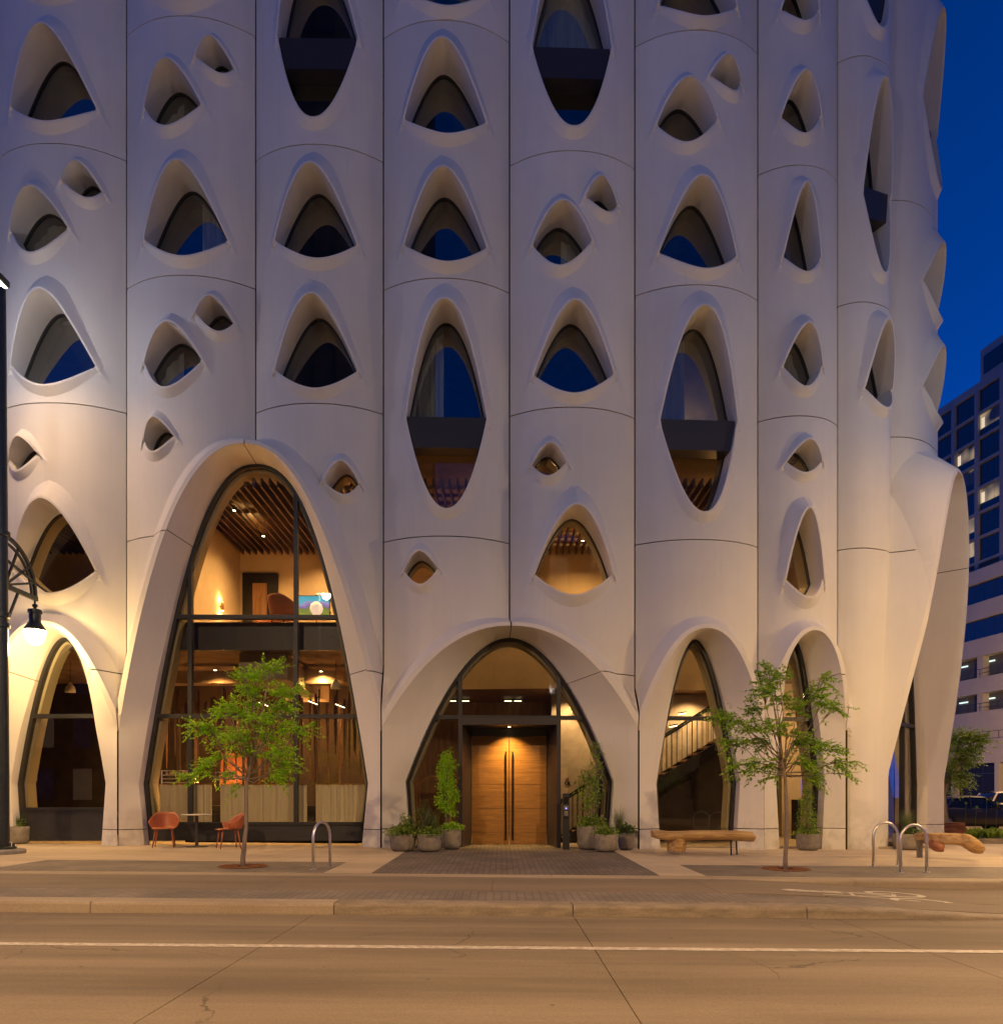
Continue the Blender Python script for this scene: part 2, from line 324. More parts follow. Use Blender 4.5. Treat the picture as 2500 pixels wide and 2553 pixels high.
# ---- arches: columns a..b share one arch; E1 = front edge of the hood, E2 = back edge at the glazing
class Arch: pass
arches = []
def make_arch(a, b, zy, za, p, hk, hb, zk, za2, p2, oa, oleg=.42, cx=0.0, olegr=None, crad_k=.06, dl=0.0):
    o = Arch(); o.Sa, o.Sb = S0[a] - dl, S0[b + 1]; o.mid = (o.Sa + o.Sb) / 2; o.hw = (o.Sb - o.Sa) / 2; o.zy, o.za, o.p = zy, za, p
    gap = .02; hw = o.hw - gap
    x = np.linspace(0, 1, 400); zc = zy + (za - zy) * (1 - x ** p); xs = hw * x
    L = np.concatenate([[0], np.cumsum(np.hypot(np.diff(xs), np.diff(zc)))]); L /= L[-1]
    nA = 44; f = np.linspace(0, 1, nA)
    e1x = np.interp(f, L, xs); e1z = np.interp(f, L, zc)                     # apex -> Y junction
    z2 = np.linspace(za2, zy, 600); x2 = hk * (1 - (z2 - zk) / (za2 - zk)) ** (1 / p2)
    L2 = np.concatenate([[0], np.cumsum(np.hypot(np.diff(x2), np.diff(z2)))]); L2 /= L2[-1]
    e2x = np.interp(f, L2, x2); e2z = np.interp(f, L2, z2)
    lz = np.array([zy - (zy - zk) * k for k in (.2, .4, .6, .8, .97, 1.0)] + [zk * (1 - k) - .35 * k for k in (.04, .3, .6, .8, 1.0)])
    l2 = np.where(lz >= zk - 1e-6, hk * np.clip(1 - (lz - zk) / (za2 - zk), 0, 1) ** (1 / p2), hb + (hk - hb) * np.clip(lz / zk, 0, 1))
    g = 1 - f; s = g ** 1.3; s = s * s * (3 - 2 * s) if False else s
    mk1 = lambda ol: np.concatenate([ol + (oa - ol) * np.sin(g * math.pi / 2), np.full(len(lz), ol)])
    offl, offr = mk1(oleg), mk1(oleg if olegr is None else olegr)
    off2 = np.concatenate([.14 - .17 * np.sin(g * math.pi / 2), np.full(len(lz), .14)])
    X1 = np.concatenate([e1x, np.full(len(lz), hw)]); Z1 = np.concatenate([e1z, lz])
    X2 = np.concatenate([e2x, l2]) ; Z2 = np.concatenate([e2z, lz])
    mir = lambda v, sg=1: np.concatenate([sg * v[::-1], v[1:]])
    o.X1, o.Z1, o.O1 = mir(X1, -1) + o.mid, mir(Z1), np.concatenate([offl[::-1], offr[1:]])
    o.X2, o.Z2, o.O2 = mir(X2, -1) + o.mid + cx, mir(Z2), mir(off2)
    o.n = len(o.X1); o.apex = len(X1) - 1
    na = nA - 1; o.curve = np.stack([o.X1, o.Z1], 1)[o.apex - na:o.apex + na + 1]; o.coff = o.O1[o.apex - na:o.apex + na + 1]
    t = np.linspace(-1, 1, len(o.curve)); o.crad = (.20 + crad_k * (1 - np.abs(t))); o.plat = .09 + .05 * np.abs(t)
    o.hwe = hw; arches.append(o); return o
AR1 = make_arch(1, 1, 2.72, 5.05, 2.25, 1.12, 1.02, 1.45, 4.95, 2.0, .82)
AR2 = make_arch(2, 3, 2.72, 9.15, 2.25, 2.70, 2.56, 1.45, 9.10, 2.35, .86, crad_k=.16)
AR3 = make_arch(4, 5, 2.78, 5.05, 2.2, 2.48, 2.38, 1.5, 4.97, 1.95, .86)
AR4 = make_arch(6, 6, 2.72, 5.05, 2.2, 1.02, .93, 1.45, 4.97, 1.9, .80)
AR5 = make_arch(7, 7, 2.9, 5.05, 2.2, .62, .54, 1.45, 4.97, 2.0, .78, .34)
AR6 = make_arch(9, 9, 1.6, 9.3, 2.2, 1.43, 1.38, 1.45, 9.25, 2.1, 1.3, .33, -.0875, .45, crad_k=.5, dl=.45)
def e1z(o, S):
    x = np.abs(S - o.mid) / o.hwe; return np.where(x <= 1, o.zy + (o.za - o.zy) * (1 - np.clip(x, 0, 1) ** o.p), -99.)

def nearest(P, poly):
    """distance, fractional index of nearest point on an open polyline"""
    a, b = poly[:-1], poly[1:]; d = b - a; dd = (d * d).sum(1) + 1e-12
    best = np.full(len(P), 1e9); idx = np.zeros(len(P))
    for i in range(len(a)):
        t = np.clip(((P - a[i]) @ d[i]) / dd[i], 0, 1); q = P - a[i] - t[:, None] * d[i]; r = (q * q).sum(1)
        m = r < best; best[m] = r[m]; idx[m] = i + t[m]
    return np.sqrt(best), idx
def field(S, z):
    base = bulge(S); off = base.copy(); P = np.stack([S, z], 1)
    for o in wins:
        x0, x1, z0, z1 = o.box; m = (S > x0) & (S < x1) & (z > z0) & (z < z1)
        if not m.any(): continue
        q = P[m]; zu = np.interp(q[:, 0], o.ext[:, 0], o.ext[:, 1], left=-99, right=-99)
        under = q[:, 1] < zu - 2e-4
        d, i = nearest(q, o.ext); ar = np.arange(len(o.ext)); A = np.interp(i, ar, o.amp); R = np.interp(i, ar, o.rad)
        k = np.clip(1 - (d - .015) / R, 0, 1); up = A * np.where(k < .08, k * k / .16, k - .04) / .96
        up = np.where(d < .015, A, np.minimum(up, A))
        dl, il = nearest(q, o.lo); ar = np.arange(len(o.lo)); Al = np.interp(il, ar, o.lamp); Rl = np.interp(il, ar, o.lrad)
        kl = np.clip(1 - (dl - .012) / Rl, 0, 1); lo = Al * np.where(kl < .1, kl * kl / .2, kl - .05) / .95
        lo = np.where(dl < .012, Al, np.minimum(lo, Al))
        off[m] = np.maximum(off[m], base[m] + np.where(under, lo, up))
    for o in arches:
        m = (S > o.Sa - .9) & (S < o.Sb + .9) & (z < o.za + 1.0)
        if not m.any(): continue
        d, i = nearest(P[m], o.curve); ar = np.arange(len(o.curve)); A = np.interp(i, ar, o.coff); R = np.interp(i, ar, o.crad); pl = np.interp(i, ar, o.plat)
        k = np.clip(1 - (d - pl) / R, 0, 1); k = np.where(k < .06, k * k / .12, k - .03) / .97; k = np.where(d < pl, 1.0, k)
        b = base[m]; v = b + (A - b) * k - .12 * np.clip(d, 0, pl)
        off[m] = np.maximum(off[m], np.where(A > b, v, b))
    return off

def inside(P, poly):
    x, y = P[:, 0], P[:, 1]; r = np.zeros(len(P), bool); j = len(poly) - 1
    for i in range(len(poly)):
        xi, yi = poly[i]; xj, yj = poly[j]
        c = ((yi > y) != (yj > y)) & (x < (xj - xi) * (y - yi) / (yj - yi + 1e-15) + xi); r ^= c; j = i
    return r
ZJ = {0: [16.25, 10.25, 4.05], 1: [19.2, 13.2, 7.2]}
def panel_rows(c):
    zs = ZJ[(c - 1) % 2]; return [-.3] + sorted(zs) + [Z_TOP]
GAP = .013
n_pan = 0
for c in range(0, NC):
    a, b = S0[c] + (.017 if c != 9 else .0005), S0[c + 1] - (.017 if c != 8 else .0005)
    rows = panel_rows(c)
    ws = [o for o in wins if o.c == c]; ars = [o for o in arches if o.Sa < b and o.Sb > a]
    plain = c in (0, 11)
    step = .3 if plain else .115
    for r in range(len(rows) - 1):
        z0, z1 = rows[r] + GAP, rows[r + 1] - GAP
        if ars: zmin = min(min(e1z(o, np.array([a + .001]))[0], e1z(o, np.array([b - .001]))[0]) for o in ars); z0 = max(z0, zmin - .02)
        if z0 >= z1 - .05: continue
        nx, nz = max(3, round((b - a) / step)), max(2, round((z1 - z0) / step))
        gx, gz = np.meshgrid(np.linspace(a, b, nx + 1), np.linspace(z0, z1, nz + 1)); G0 = np.stack([gx.ravel(), gz.ravel()], 1)
        edge_pt = (np.abs(G0[:, 0] - a) < 1e-6) | (np.abs(G0[:, 0] - b) < 1e-6) | (np.abs(G0[:, 1] - z0) < 1e-6) | (np.abs(G0[:, 1] - z1) < 1e-6); drop = np.zeros(len(G0), bool)
        for o in ars:
            m = G0[:, 1] < o.za + 1; d, i = nearest(G0[m], o.curve); drop[m] |= d < np.interp(i, np.arange(len(o.curve)), o.plat + o.crad) + .04
        for o in ws:
            m = (G0[:, 0] > o.box[0]) & (G0[:, 0] < o.box[1]) & (G0[:, 1] > o.box[2]) & (G0[:, 1] < o.box[3])
            if m.any(): d, i = nearest(G0[m], o.ext); drop[m] |= d < np.interp(i, np.arange(len(o.ext)), o.rad) + .03
        pts = [G0[edge_pt | ~drop]]
        edges = []; vcount = len(pts[0])
        def addline(P, closed=False):
            global vcount
            i0 = vcount; pts.append(P); vcount += len(P)
            edges.extend((i0 + i, i0 + i + 1) for i in range(len(P) - 1))
            if closed: edges.append((i0 + len(P) - 1, i0))
        addline(np.array([(a, z0), (b, z0), (b, z1), (a, z1)]), True)
        def rings(P, rads, keep=None):
            global vcount
            t = np.gradient(P, axis=0); t /= np.linalg.norm(t, axis=1, keepdims=True) + 1e-9; n = np.stack([-t[:, 1], t[:, 0]], 1)
            for k in rads:
                q = P + n * k[:, None]; m = (q[:, 0] > a + .01) & (q[:, 0] < b - .01) & (q[:, 1] > z0 + .01) & (q[:, 1] < z1 - .01)
                q = q[m]; pts.append(q); vcount += len(q)
        holes = []
        for o in ws:
            if o.box[2] > z1 or o.box[3] < z0: continue
            hole = np.concatenate([o.up, o.lo[::-1][1:-1]]); holes.append(hole); addline(hole, True)
            for T in (o.ext[:9], o.ext[-9:]): addline(T)
            for k in (.016, .25, .5, .75, 1.0, 1.1): rings(o.ext, [np.maximum(o.rad * k, .016)])
            for k in (.013, .3, .6, 1.0, 1.15): rings(o.lo, [-np.maximum(o.lrad * k, .013)])
        for o in ars:
            addline(o.curve)
            if a + .05 < o.Sa < b: addline(np.stack([np.full(24, o.mid - o.hwe), np.linspace(-.35, o.zy, 24)], 1))
            tt = np.gradient(o.curve, axis=0); tt /= np.linalg.norm(tt, axis=1, keepdims=True); nn_ = np.stack([-tt[:, 1], tt[:, 0]], 1)
            for k in (0.0, .5, 1.0): addline(o.curve + nn_ * (o.plat + o.crad * k)[:, None])
            for k in (.4,): rings(o.curve, [o.plat * k])
            for k in (.17, .33, .67, .84, 1.12): rings(o.curve, [o.plat + o.crad * k])
        P = np.concatenate(pts)
        vv, ee, ff, *_ = delaunay_2d_cdt([Vector(p) for p in P.tolist()], edges, [], 0, 1e-5)
        V = np.array([(v[0], v[1]) for v in vv]); T = np.array([f for f in ff if len(f) == 3])
        C = V[T].mean(1); ok = (C[:, 0] > a) & (C[:, 0] < b) & (C[:, 1] > z0) & (C[:, 1] < z1)
        for h in holes: ok &= ~inside(C, h)
        for o in ars: ok &= ~((C[:, 1] < e1z(o, C[:, 0])) & (C[:, 0] > o.Sa) & (C[:, 0] < o.Sb))
        T = T[ok]
        if len(T) == 0: continue
        u, inv = np.unique(T, return_inverse=True); T = inv.reshape(-1, 3); V = V[u]
        par = list(range(len(V)))
        def find(i):
            while par[i] != i: par[i] = par[par[i]]; i = par[i]
            return i
        for t in T.tolist(): par[find(t[0])] = find(t[1]); par[find(t[1])] = find(t[2])
        lab = np.array([find(i) for i in range(len(V))]); VV, TT = V, T
        for comp in np.unique(lab):
          T = TT[lab[TT[:, 0]] == comp]
          if len(T) < 12: continue
          u, inv = np.unique(T, return_inverse=True); T = inv.reshape(-1, 3); V = VV[u]
          Q = pos(V[:, 0], field(V[:, 0], V[:, 1]), V[:, 1])
          # a return edge 6 cm deep along the joints
          ang = np.cross(Q[T[0, 1]] - Q[T[0, 0]], Q[T[0, 2]] - Q[T[0, 0]]); nrm = CNm[c]
          if ang[0] * nrm[0] + ang[1] * nrm[1] < 0: T = T[:, ::-1]
          ed = {}
          for t in T.tolist():
              for k in range(3): ed[(t[k], t[(k + 1) % 3])] = 1
          bd = [(i, j) for (i, j) in ed if (j, i) not in ed]
          def onrect(p): return abs(p[0] - a) < 2e-4 or abs(p[0] - b) < 2e-4 or abs(p[1] - z0) < 2e-4 or abs(p[1] - z1) < 2e-4
          bd = [(i, j) for i, j in bd if onrect(V[i]) and onrect(V[j])]
          vs = Q.tolist(); fs = T.tolist(); mp = {}
          for i, j in bd:
              for k in (i, j):
                  if k not in mp:
                      mp[k] = len(vs); vs.append((Q[k] - np.array([nrm[0], nrm[1], 0]) * .06).tolist())
              fs.append([j, i, mp[i], mp[j]])
          me = bpy.data.meshes.new('wall_panel'); me.from_pydata(vs, [], fs); me.update()
          o_ = link('wall_panel', me, 'facade', hotel, True); me.set_sharp_from_angle(angle=math.radians(21)); n_pan += 1
# dark joint strips behind the seams and the horizontal joints
for i in range(0, NS):
    zlo = -.3
    for o in arches:
        if o.Sa < S0[i] - .1 and o.Sb > S0[i] + .1: zlo = float(e1z(o, np.array([S0[i]]))[0]) + .02
    s = S0[i]; mb = MB()
    q = pos(np.array([max(s - .16, 0), max(s - .16, 0), s + .16 if i < NS - 1 else s, s + .16 if i < NS - 1 else s]), np.array([-.05] * 4), np.array([zlo, Z_TOP, Z_TOP, zlo]))
    mb.add(q, [(3, 2, 1, 0)])
    if zlo < 0:      # the leg joint sits forward, between the two leg faces
        zt = 2.75; q = pos(np.array([s - .04, s - .04, s + .04, s + .04]) if 0 < i < NS - 1 else np.array([s] * 4), np.array([.33 if i != 9 else .0] * 4), np.array([-.3, zt, zt, -.3]))
        mb.add(q, [(3, 2, 1, 0)])
    mb.build('joint_strip', 'joint', hotel)
for c in range(0, NC):
    for zj in ZJ[(c - 1) % 2]:
        S = np.linspace(S0[c] + .01, S0[c + 1] - .01, 60); ok = np.ones(60, bool)
        for o in arches: ok &= ~((S > o.Sa) & (S < o.Sb) & (zj < e1z(o, S) + .03))
        f = field(S, np.full(60, zj)) - .045
        P0, P1 = pos(S, f, np.full(60, zj - .05)), pos(S, f, np.full(60, zj + .05)); mb = MB()
        for k in range(59):
            if ok[k] and ok[k + 1]: mb.add([P0[k], P0[k + 1], P1[k + 1], P1[k]], [(0, 1, 2, 3)])
        if mb.f: mb.build('joint_strip', 'joint', hotel)

# ---- window reveals, frames, panes
def ring_inset(P, d):
    t = np.roll(P, -1, 0) - np.roll(P, 1, 0); t /= np.linalg.norm(t, axis=1, keepdims=True) + 1e-9
    n = np.stack([-t[:, 1], t[:, 0]], 1); return P + n * d
def clip_poly(poly, axis, val, keep_less):
    out = []; n = len(poly)
    for i in range(n):
        p, q = poly[i], poly[(i + 1) % n]; ip = (p[axis] <= val) == keep_less; iq = (q[axis] <= val) == keep_less
        if ip: out.append(p)
        if ip != iq:
            t = (val - p[axis]) / (q[axis] - p[axis]); out.append((p[0] + (q[0] - p[0]) * t, p[1] + (q[1] - p[1]) * t))
    return out
def polymesh(poly, off, name, m, parent, thick=0):
    poly = np.array(poly)
    if len(poly) < 3: return None
    Q = pos(poly[:, 0], np.full(len(poly), off), poly[:, 1]).tolist(); n = len(Q)
    if not thick: mb = MB().add(Q, [tuple(range(n))])
    else:
        B = pos(poly[:, 0], np.full(n, off - thick), poly[:, 1]).tolist()
        mb = MB().add(Q + B, [tuple(range(n)), tuple(range(2 * n - 1, n - 1, -1))] + [(i, n + i, n + (i + 1) % n, (i + 1) % n) for i in range(n)])
    return mb.build(name, m, parent)
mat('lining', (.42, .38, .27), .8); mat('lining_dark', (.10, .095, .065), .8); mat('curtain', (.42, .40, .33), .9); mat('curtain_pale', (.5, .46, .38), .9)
def curtain(parent, S_a, S_b, z0, z1, off, m='curtain', n=60, amp=.035, name='curtain', freq=9):
    S = np.linspace(S_a, S_b, n); ph = random.random() * 6
    o = off + amp * np.sin(S * freq * 2 + ph) + amp * .6 * np.sin(S * freq * 4.7 + ph * 2)
    P = np.stack([pos(S, o, np.full(n, z)) for z in (z0, z1)], 1)
    return gridmesh(P, name, m, parent)
CURT = {2, 9, 12, 10, 25, 23, 33, 34, 36, 37, 21, 41}
for wi, o in enumerate(wins):
    up, lo = o.up, o.lo; hole = np.concatenate([up[::-1], lo[1:-1]])          # counter-clockwise in (S, z)
    offe = field(hole[:, 0], hole[:, 1])
    A = np.concatenate([np.interp(np.arange(len(up)), np.arange(len(up)), o.amp[8:8 + len(up)])[::-1], o.lamp[1:-1]])
    offe = bulge(hole[:, 0]) + A
    inn = ring_inset(hole, .03)
    layers = [pos(hole[:, 0], offe, hole[:, 1]), pos(inn[:, 0], offe + .004, inn[:, 1])]
    for k in (.06, .35, .68, 1.0):
        layers.append(pos(inn[:, 0], offe * (1 - k) + GLASS * k, inn[:, 1]))
    rv = gridmesh(np.stack(layers, 1), 'window_reveal', 'facade', hotel, True, closed=True); rv.data.set_sharp_from_angle(angle=math.radians(34))
    i2 = ring_inset(inn, .036); i0 = ring_inset(inn, -.03)
    fr = [pos(i0[:, 0], np.full(len(i0), GLASS + .02), i0[:, 1]), pos(i2[:, 0], np.full(len(i2), GLASS + .02), i2[:, 1]), pos(i2[:, 0], np.full(len(i2), GLASS - .06), i2[:, 1])]
    gridmesh(np.stack(fr, 1), 'window_frame', 'frame', rv, False, closed=True)
    lin = [pos(i2[:, 0], np.full(len(i2), q_), i2[:, 1]) for q_ in (GLASS - .061, GLASS - .42)]
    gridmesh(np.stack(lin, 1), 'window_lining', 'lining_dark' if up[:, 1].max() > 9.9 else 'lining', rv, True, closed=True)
    if o.kind == 'C':
        zs = (up[0, 1] + up[-1, 1]) / 2; zt, zb2 = zs + .06, zs - .66
        P = [tuple(p) for p in ring_inset(hole, .03)]
        P = clip_poly(clip_poly(P, 1, zt, True), 1, zb2, False)
        polymesh(P, .28, 'spandrel_box', 'spandrel', rv, .45)
        for zz, keep, nm in ((zt, False, 'window_pane'), (zb2, True, 'window_pane')):
            polymesh(clip_poly([tuple(p) for p in i2], 1, zz, keep), GLASS - .02, nm, 'glass_lobby' if nm == 'window_pane' and keep and zz < 9.9 else 'glass', rv)
    else: polymesh([tuple(p) for p in i2], GLASS - .02, 'window_pane', 'glass_lobby' if up[:, 1].max() < 9.6 else 'glass', rv)
    if wi in CURT:
        z0, z1 = lo[:, 1].min(), up[:, 1].max(); sa, sb = i2[:, 0].min() - .1, i2[:, 0].max() + .1
        side = wi % 3
        if side == 0: sb = sa + (sb - sa) * .45
        if side == 1: sa = sb - (sb - sa) * .45
        if o.kind == 'C': z0 = zs
        curtain(rv, sa, sb, z0 - .1, z1 + .1, -.42)

# ---- arch surrounds, in cast pieces with open joints
def arch_layers(o, push=0.0):
    L = []
    for k in (0, .12, .3, .5, .7, .88, 1.0):
        S = o.X1 * (1 - k) + o.X2 * k; z = o.Z1 * (1 - k) + o.Z2 * k; f = o.O1 * (1 - k) + o.O2 * k
        if push: f = f - push; z = np.where(z > o.zy, z + push * .7, z)
        L.append((S, f, z))
    for g in (.5, 1.0): L.append((o.X2, o.O2 * (1 - g) + (GLASS) * g - push, o.Z2 + (push * .7 if push else 0)))
    return L
def arch_piece(o, i0, i1, ext0, ext1):
    L = arch_layers(o); idx = list(range(i0, i1 + 1))
    P = []
    for S, f, z in L:
        q = pos(S, f, z)[i0:i1 + 1].copy()
        if ext0: q[0] = q[0] + (q[1] - q[0]) / np.linalg.norm(q[1] - q[0]) * ext0
        if ext1: q[-1] = q[-1] + (q[-2] - q[-1]) / np.linalg.norm(q[-2] - q[-1]) * ext1
        P.append(q)
    ob = gridmesh(np.stack(P, 1), 'arch_panel', 'facade', hotel, True, flip=True); ob.data.set_sharp_from_angle(angle=math.radians(24)); return ob
def zcut(o, z, side):
    """station whose E1 height is closest to z on the given side"""
    r = range(0, o.apex) if side < 0 else range(o.apex + 1, o.n)
    return min(r, key=lambda i: abs(o.Z1[i] - z))
CUTS = {id(AR1): [(4.05, 1), (4.05, -1)], id(AR2): [(7.2, -1), (4.05, 1), ('apex', 0)], id(AR3): [('apex', 0), (4.05, 1)], id(AR4): [], id(AR5): [(4.05, 1)], id(AR6): [(7.2, 1), (7.2, -1)]}
for o in arches:
    cuts = [zcut(o, .38, -1), zcut(o, .38, 1)]
    for z, sd in CUTS[id(o)]: cuts.append(o.apex if z == 'apex' else zcut(o, z, sd))
    cuts = [0] + sorted(cuts) + [o.n - 1]
    for i, (p, q) in enumerate(zip(cuts[:-1], cuts[1:])):
        arch_piece(o, p, q, .009 if i else 0, .009 if i < len(cuts) - 2 else 0)
    Lp = [pos(S, f, z) for S, f, z in arch_layers(o, .035)]
    for k in cuts[1:-1]:
        Lq = Lp[:-2] if o.Z1[k] < 1.0 else Lp
        P = np.stack([np.stack([q[max(k - 1, 0)] * .3 + q[k] * .7, q[k], q[k] * .7 + q[min(k + 1, o.n - 1)] * .3]) for q in Lq], 1)
        gridmesh(P, 'joint_strip', 'joint', hotel, False, flip=True)
    # glazing
    out = np.stack([o.X2, o.Z2], 1)[::-1]; m = out[:, 1] > -.3; out = out[m]
    i0 = ring_inset(out, -.02); i2 = ring_inset(out, .075)
    k = len(out)
    fr = [pos(i0[:, 0], np.full(k, GLASS + .005), i0[:, 1]), pos(i2[:, 0], np.full(k, GLASS + .005), i2[:, 1]), pos(i2[:, 0], np.full(k, GLASS - .14), i2[:, 1])]
    o.frame = gridmesh(np.stack(fr, 1), 'arch_frame', 'frame', hotel, False)
    i3 = ring_inset(out, .13); gridmesh(np.stack([pos(i2[:, 0], np.full(k, GLASS - .141), i2[:, 1]), pos(i3[:, 0], np.full(k, GLASS - .16), i3[:, 1]), pos(i3[:, 0], np.full(k, GLASS - .5), i3[:, 1])], 1), 'arch_lining', 'lining', o.frame, False)
    o.inner = [tuple(p) for p in i2]
def glaze(o, vs_, hs, skip=None, gm='glass_lobby', bar=.095, zsill=None):
    """mullions at S offsets vs_ (from the arch middle), transoms at heights hs; every pane its own object"""
    X = [o.mid - 9] + [o.mid + v for v in vs_] + [o.mid + 9]; Z = [zsill if zsill is not None else -.3] + hs + [99]
    for i in range(len(X) - 1):
        for j in range(len(Z) - 1):
            if skip and skip(i, j): continue
            P = o.inner
            for ax, val, kl in ((0, X[i] + bar / 2, False), (0, X[i + 1] - bar / 2, True), (1, Z[j] + (bar / 2 if j else 0), False), (1, Z[j + 1] - bar / 2, True)): P = clip_poly(P, ax, val, kl) if P else P
            if len(P) >= 3: polymesh(P, GLASS - .06, 'glass_pane', gm, o.frame)
    for v in vs_:
        P = clip_poly(clip_poly(o.inner, 0, o.mid + v - bar / 2, False), 0, o.mid + v + bar / 2, True); P = clip_poly(P, 1, Z[0], False)
        polymesh(P, GLASS + .0, 'mullion', 'frame', o.frame, .13)
    for h in hs:
        P = clip_poly(clip_poly(o.inner, 1, h - bar / 2, False), 1, h + bar / 2, True); polymesh(P, GLASS + .012, 'transom', 'frame', o.frame, .14)
    if zsill is not None:
        P = clip_poly(o.inner, 1, zsill - .04, True); polymesh(P, GLASS + .03, 'bulkhead_panel', 'bulkhead', o.frame, .16)
        P = clip_poly(clip_poly(o.inner, 1, zsill - .04, False), 1, zsill + .03, True); polymesh(P, GLASS + .07, 'sill', 'frame', o.frame, .2)
glaze(AR1, [], [3.07], zsill=.85)
glaze(AR2, [-1.60, .93], [3.07, 5.45], zsill=.50)
GAPD = (-.99, .99)
glaze(AR3, [-1.19, 1.19], [3.05], skip=lambda i, j: i == 1 and j == 0, zsill=None)
glaze(AR4, [], [3.05], zsill=None)
glaze(AR5, [], [3.05], zsill=None)
glaze(AR6, [.35], [3.07, 6.2], zsill=None)

# ---- floors, partitions and back wall behind the facade
mat('brown_slab', (.36, .24, .14), .9, var=.4, scale=1.4)
def slab(z0, z1, m='room_ceiling', name='floor_slab', off=-.32, back=25.0, i0=0, i1=NS - 3):
    idx = list(range(i0, i1 + 1)); fr = [pos(np.array([S0[i] + (.01 if i == 0 else 0)]), off, 0.)[0][:2] for i in idx]
    bk = [(fr[-1][0] - 1.2, back), (fr[0][0], back)]; pl = [tuple(p) for p in fr] + bk; n = len(pl)
    MB().add([(x, y, z0) for x, y in pl] + [(x, y, z1) for x, y in pl], [tuple(range(n))[::-1], tuple(range(n, 2 * n))] + [(i, (i + 1) % n, n + (i + 1) % n, n + i) for i in range(n)]).build(name, m, hotel)
slab(9.45, 10.05, 'brown_slab'); slab(12.55, 13.05); slab(15.55, 16.05); slab(18.55, 19.05); slab(21.6, 22.05)
for i in range(1, NS - 2):
    for z0, z1 in ((10.06, 12.54), (13.06, 15.54), (16.06, 18.54), (19.06, 21.59)):
        a = pos(np.array([S0[i]]), -.15, 0.)[0]; MB().box(a[0] - .06, a[0] + .06, a[1], 24.9, z0, z1).build('partition', 'room', hotel)
MB().box(-15.5, 9.5, 25.01, 25.3, -.3, 22).build('core_wall', 'room', hotel)
MB().box(-15.8, -15.5, 18.3, 25.3, -.3, 22).build('end_wall', 'room', hotel)
print('hotel', n_pan, 'panels', len(wins), 'windows')
# ------------------------------------------------------------------ ground, street, pavement
def sm(t): t = np.clip(t, 0, 1); return t * t * (3 - 2 * t)
YB = [-60, 0, 4, 8.99, 9.0, 9.35, 10.2, 11.9, 12.35, 17.0, 400]; ZB = [-.20, -.21, -.225, -.258, -.125, -.125, -.12, -.112, -.108, -.075, -.075]
def gz(X, Y):
    """height of the finished ground; the bike lane ramps down to the street on the right"""
    z = np.interp(Y, YB, ZB) - .008 * np.clip(X, -30, 30)
    ramp = sm((X - 3.3) / 3.4)
    z = np.where((Y >= 9.0) & (Y < 11.9), z - .125 * ramp, z)
    return z
def gpt(px, py):
    Y = 14.0
    for _ in range(30): X = (px - CX) / F * Y; Y = F * (ZC - float(gz(X, Y))) / (py - HY)
    return Vector((X, Y, float(gz(X, Y))))
def pave(name, m, parent, x0, x1, y0, y1, thick=.12, dz=0.0, nx=1, ny=1, gap=.0):
    x0, x1, y0, y1 = x0 + gap, x1 - gap, y0 + gap, y1 - gap
    mb = MB(); xs = np.linspace(x0, x1, nx + 1); ys = np.linspace(y0, y1, ny + 1)
    eps = 1e-4; T = [[(x, y, float(gz(x, min(max(y, y0 + eps), y1 - eps))) + dz) for y in ys] for x in xs]
    for i in range(nx):
        for j in range(ny): mb.add([T[i][j], T[i + 1][j], T[i + 1][j + 1], T[i][j + 1]], [(0, 1, 2, 3)])
    rim = [T[i][0] for i in range(nx + 1)] + [T[nx][j] for j in range(1, ny + 1)] + [T[i][ny] for i in range(nx - 1, -1, -1)] + [T[0][j] for j in range(ny - 1, 0, -1)]
    n = len(rim)
    for k in range(n):
        a, b = rim[k], rim[(k + 1) % n]; mb.add([a, (a[0], a[1], a[2] - thick), (b[0], b[1], b[2] - thick), b], [(0, 1, 2, 3)])
    return mb.build(name, m, parent)
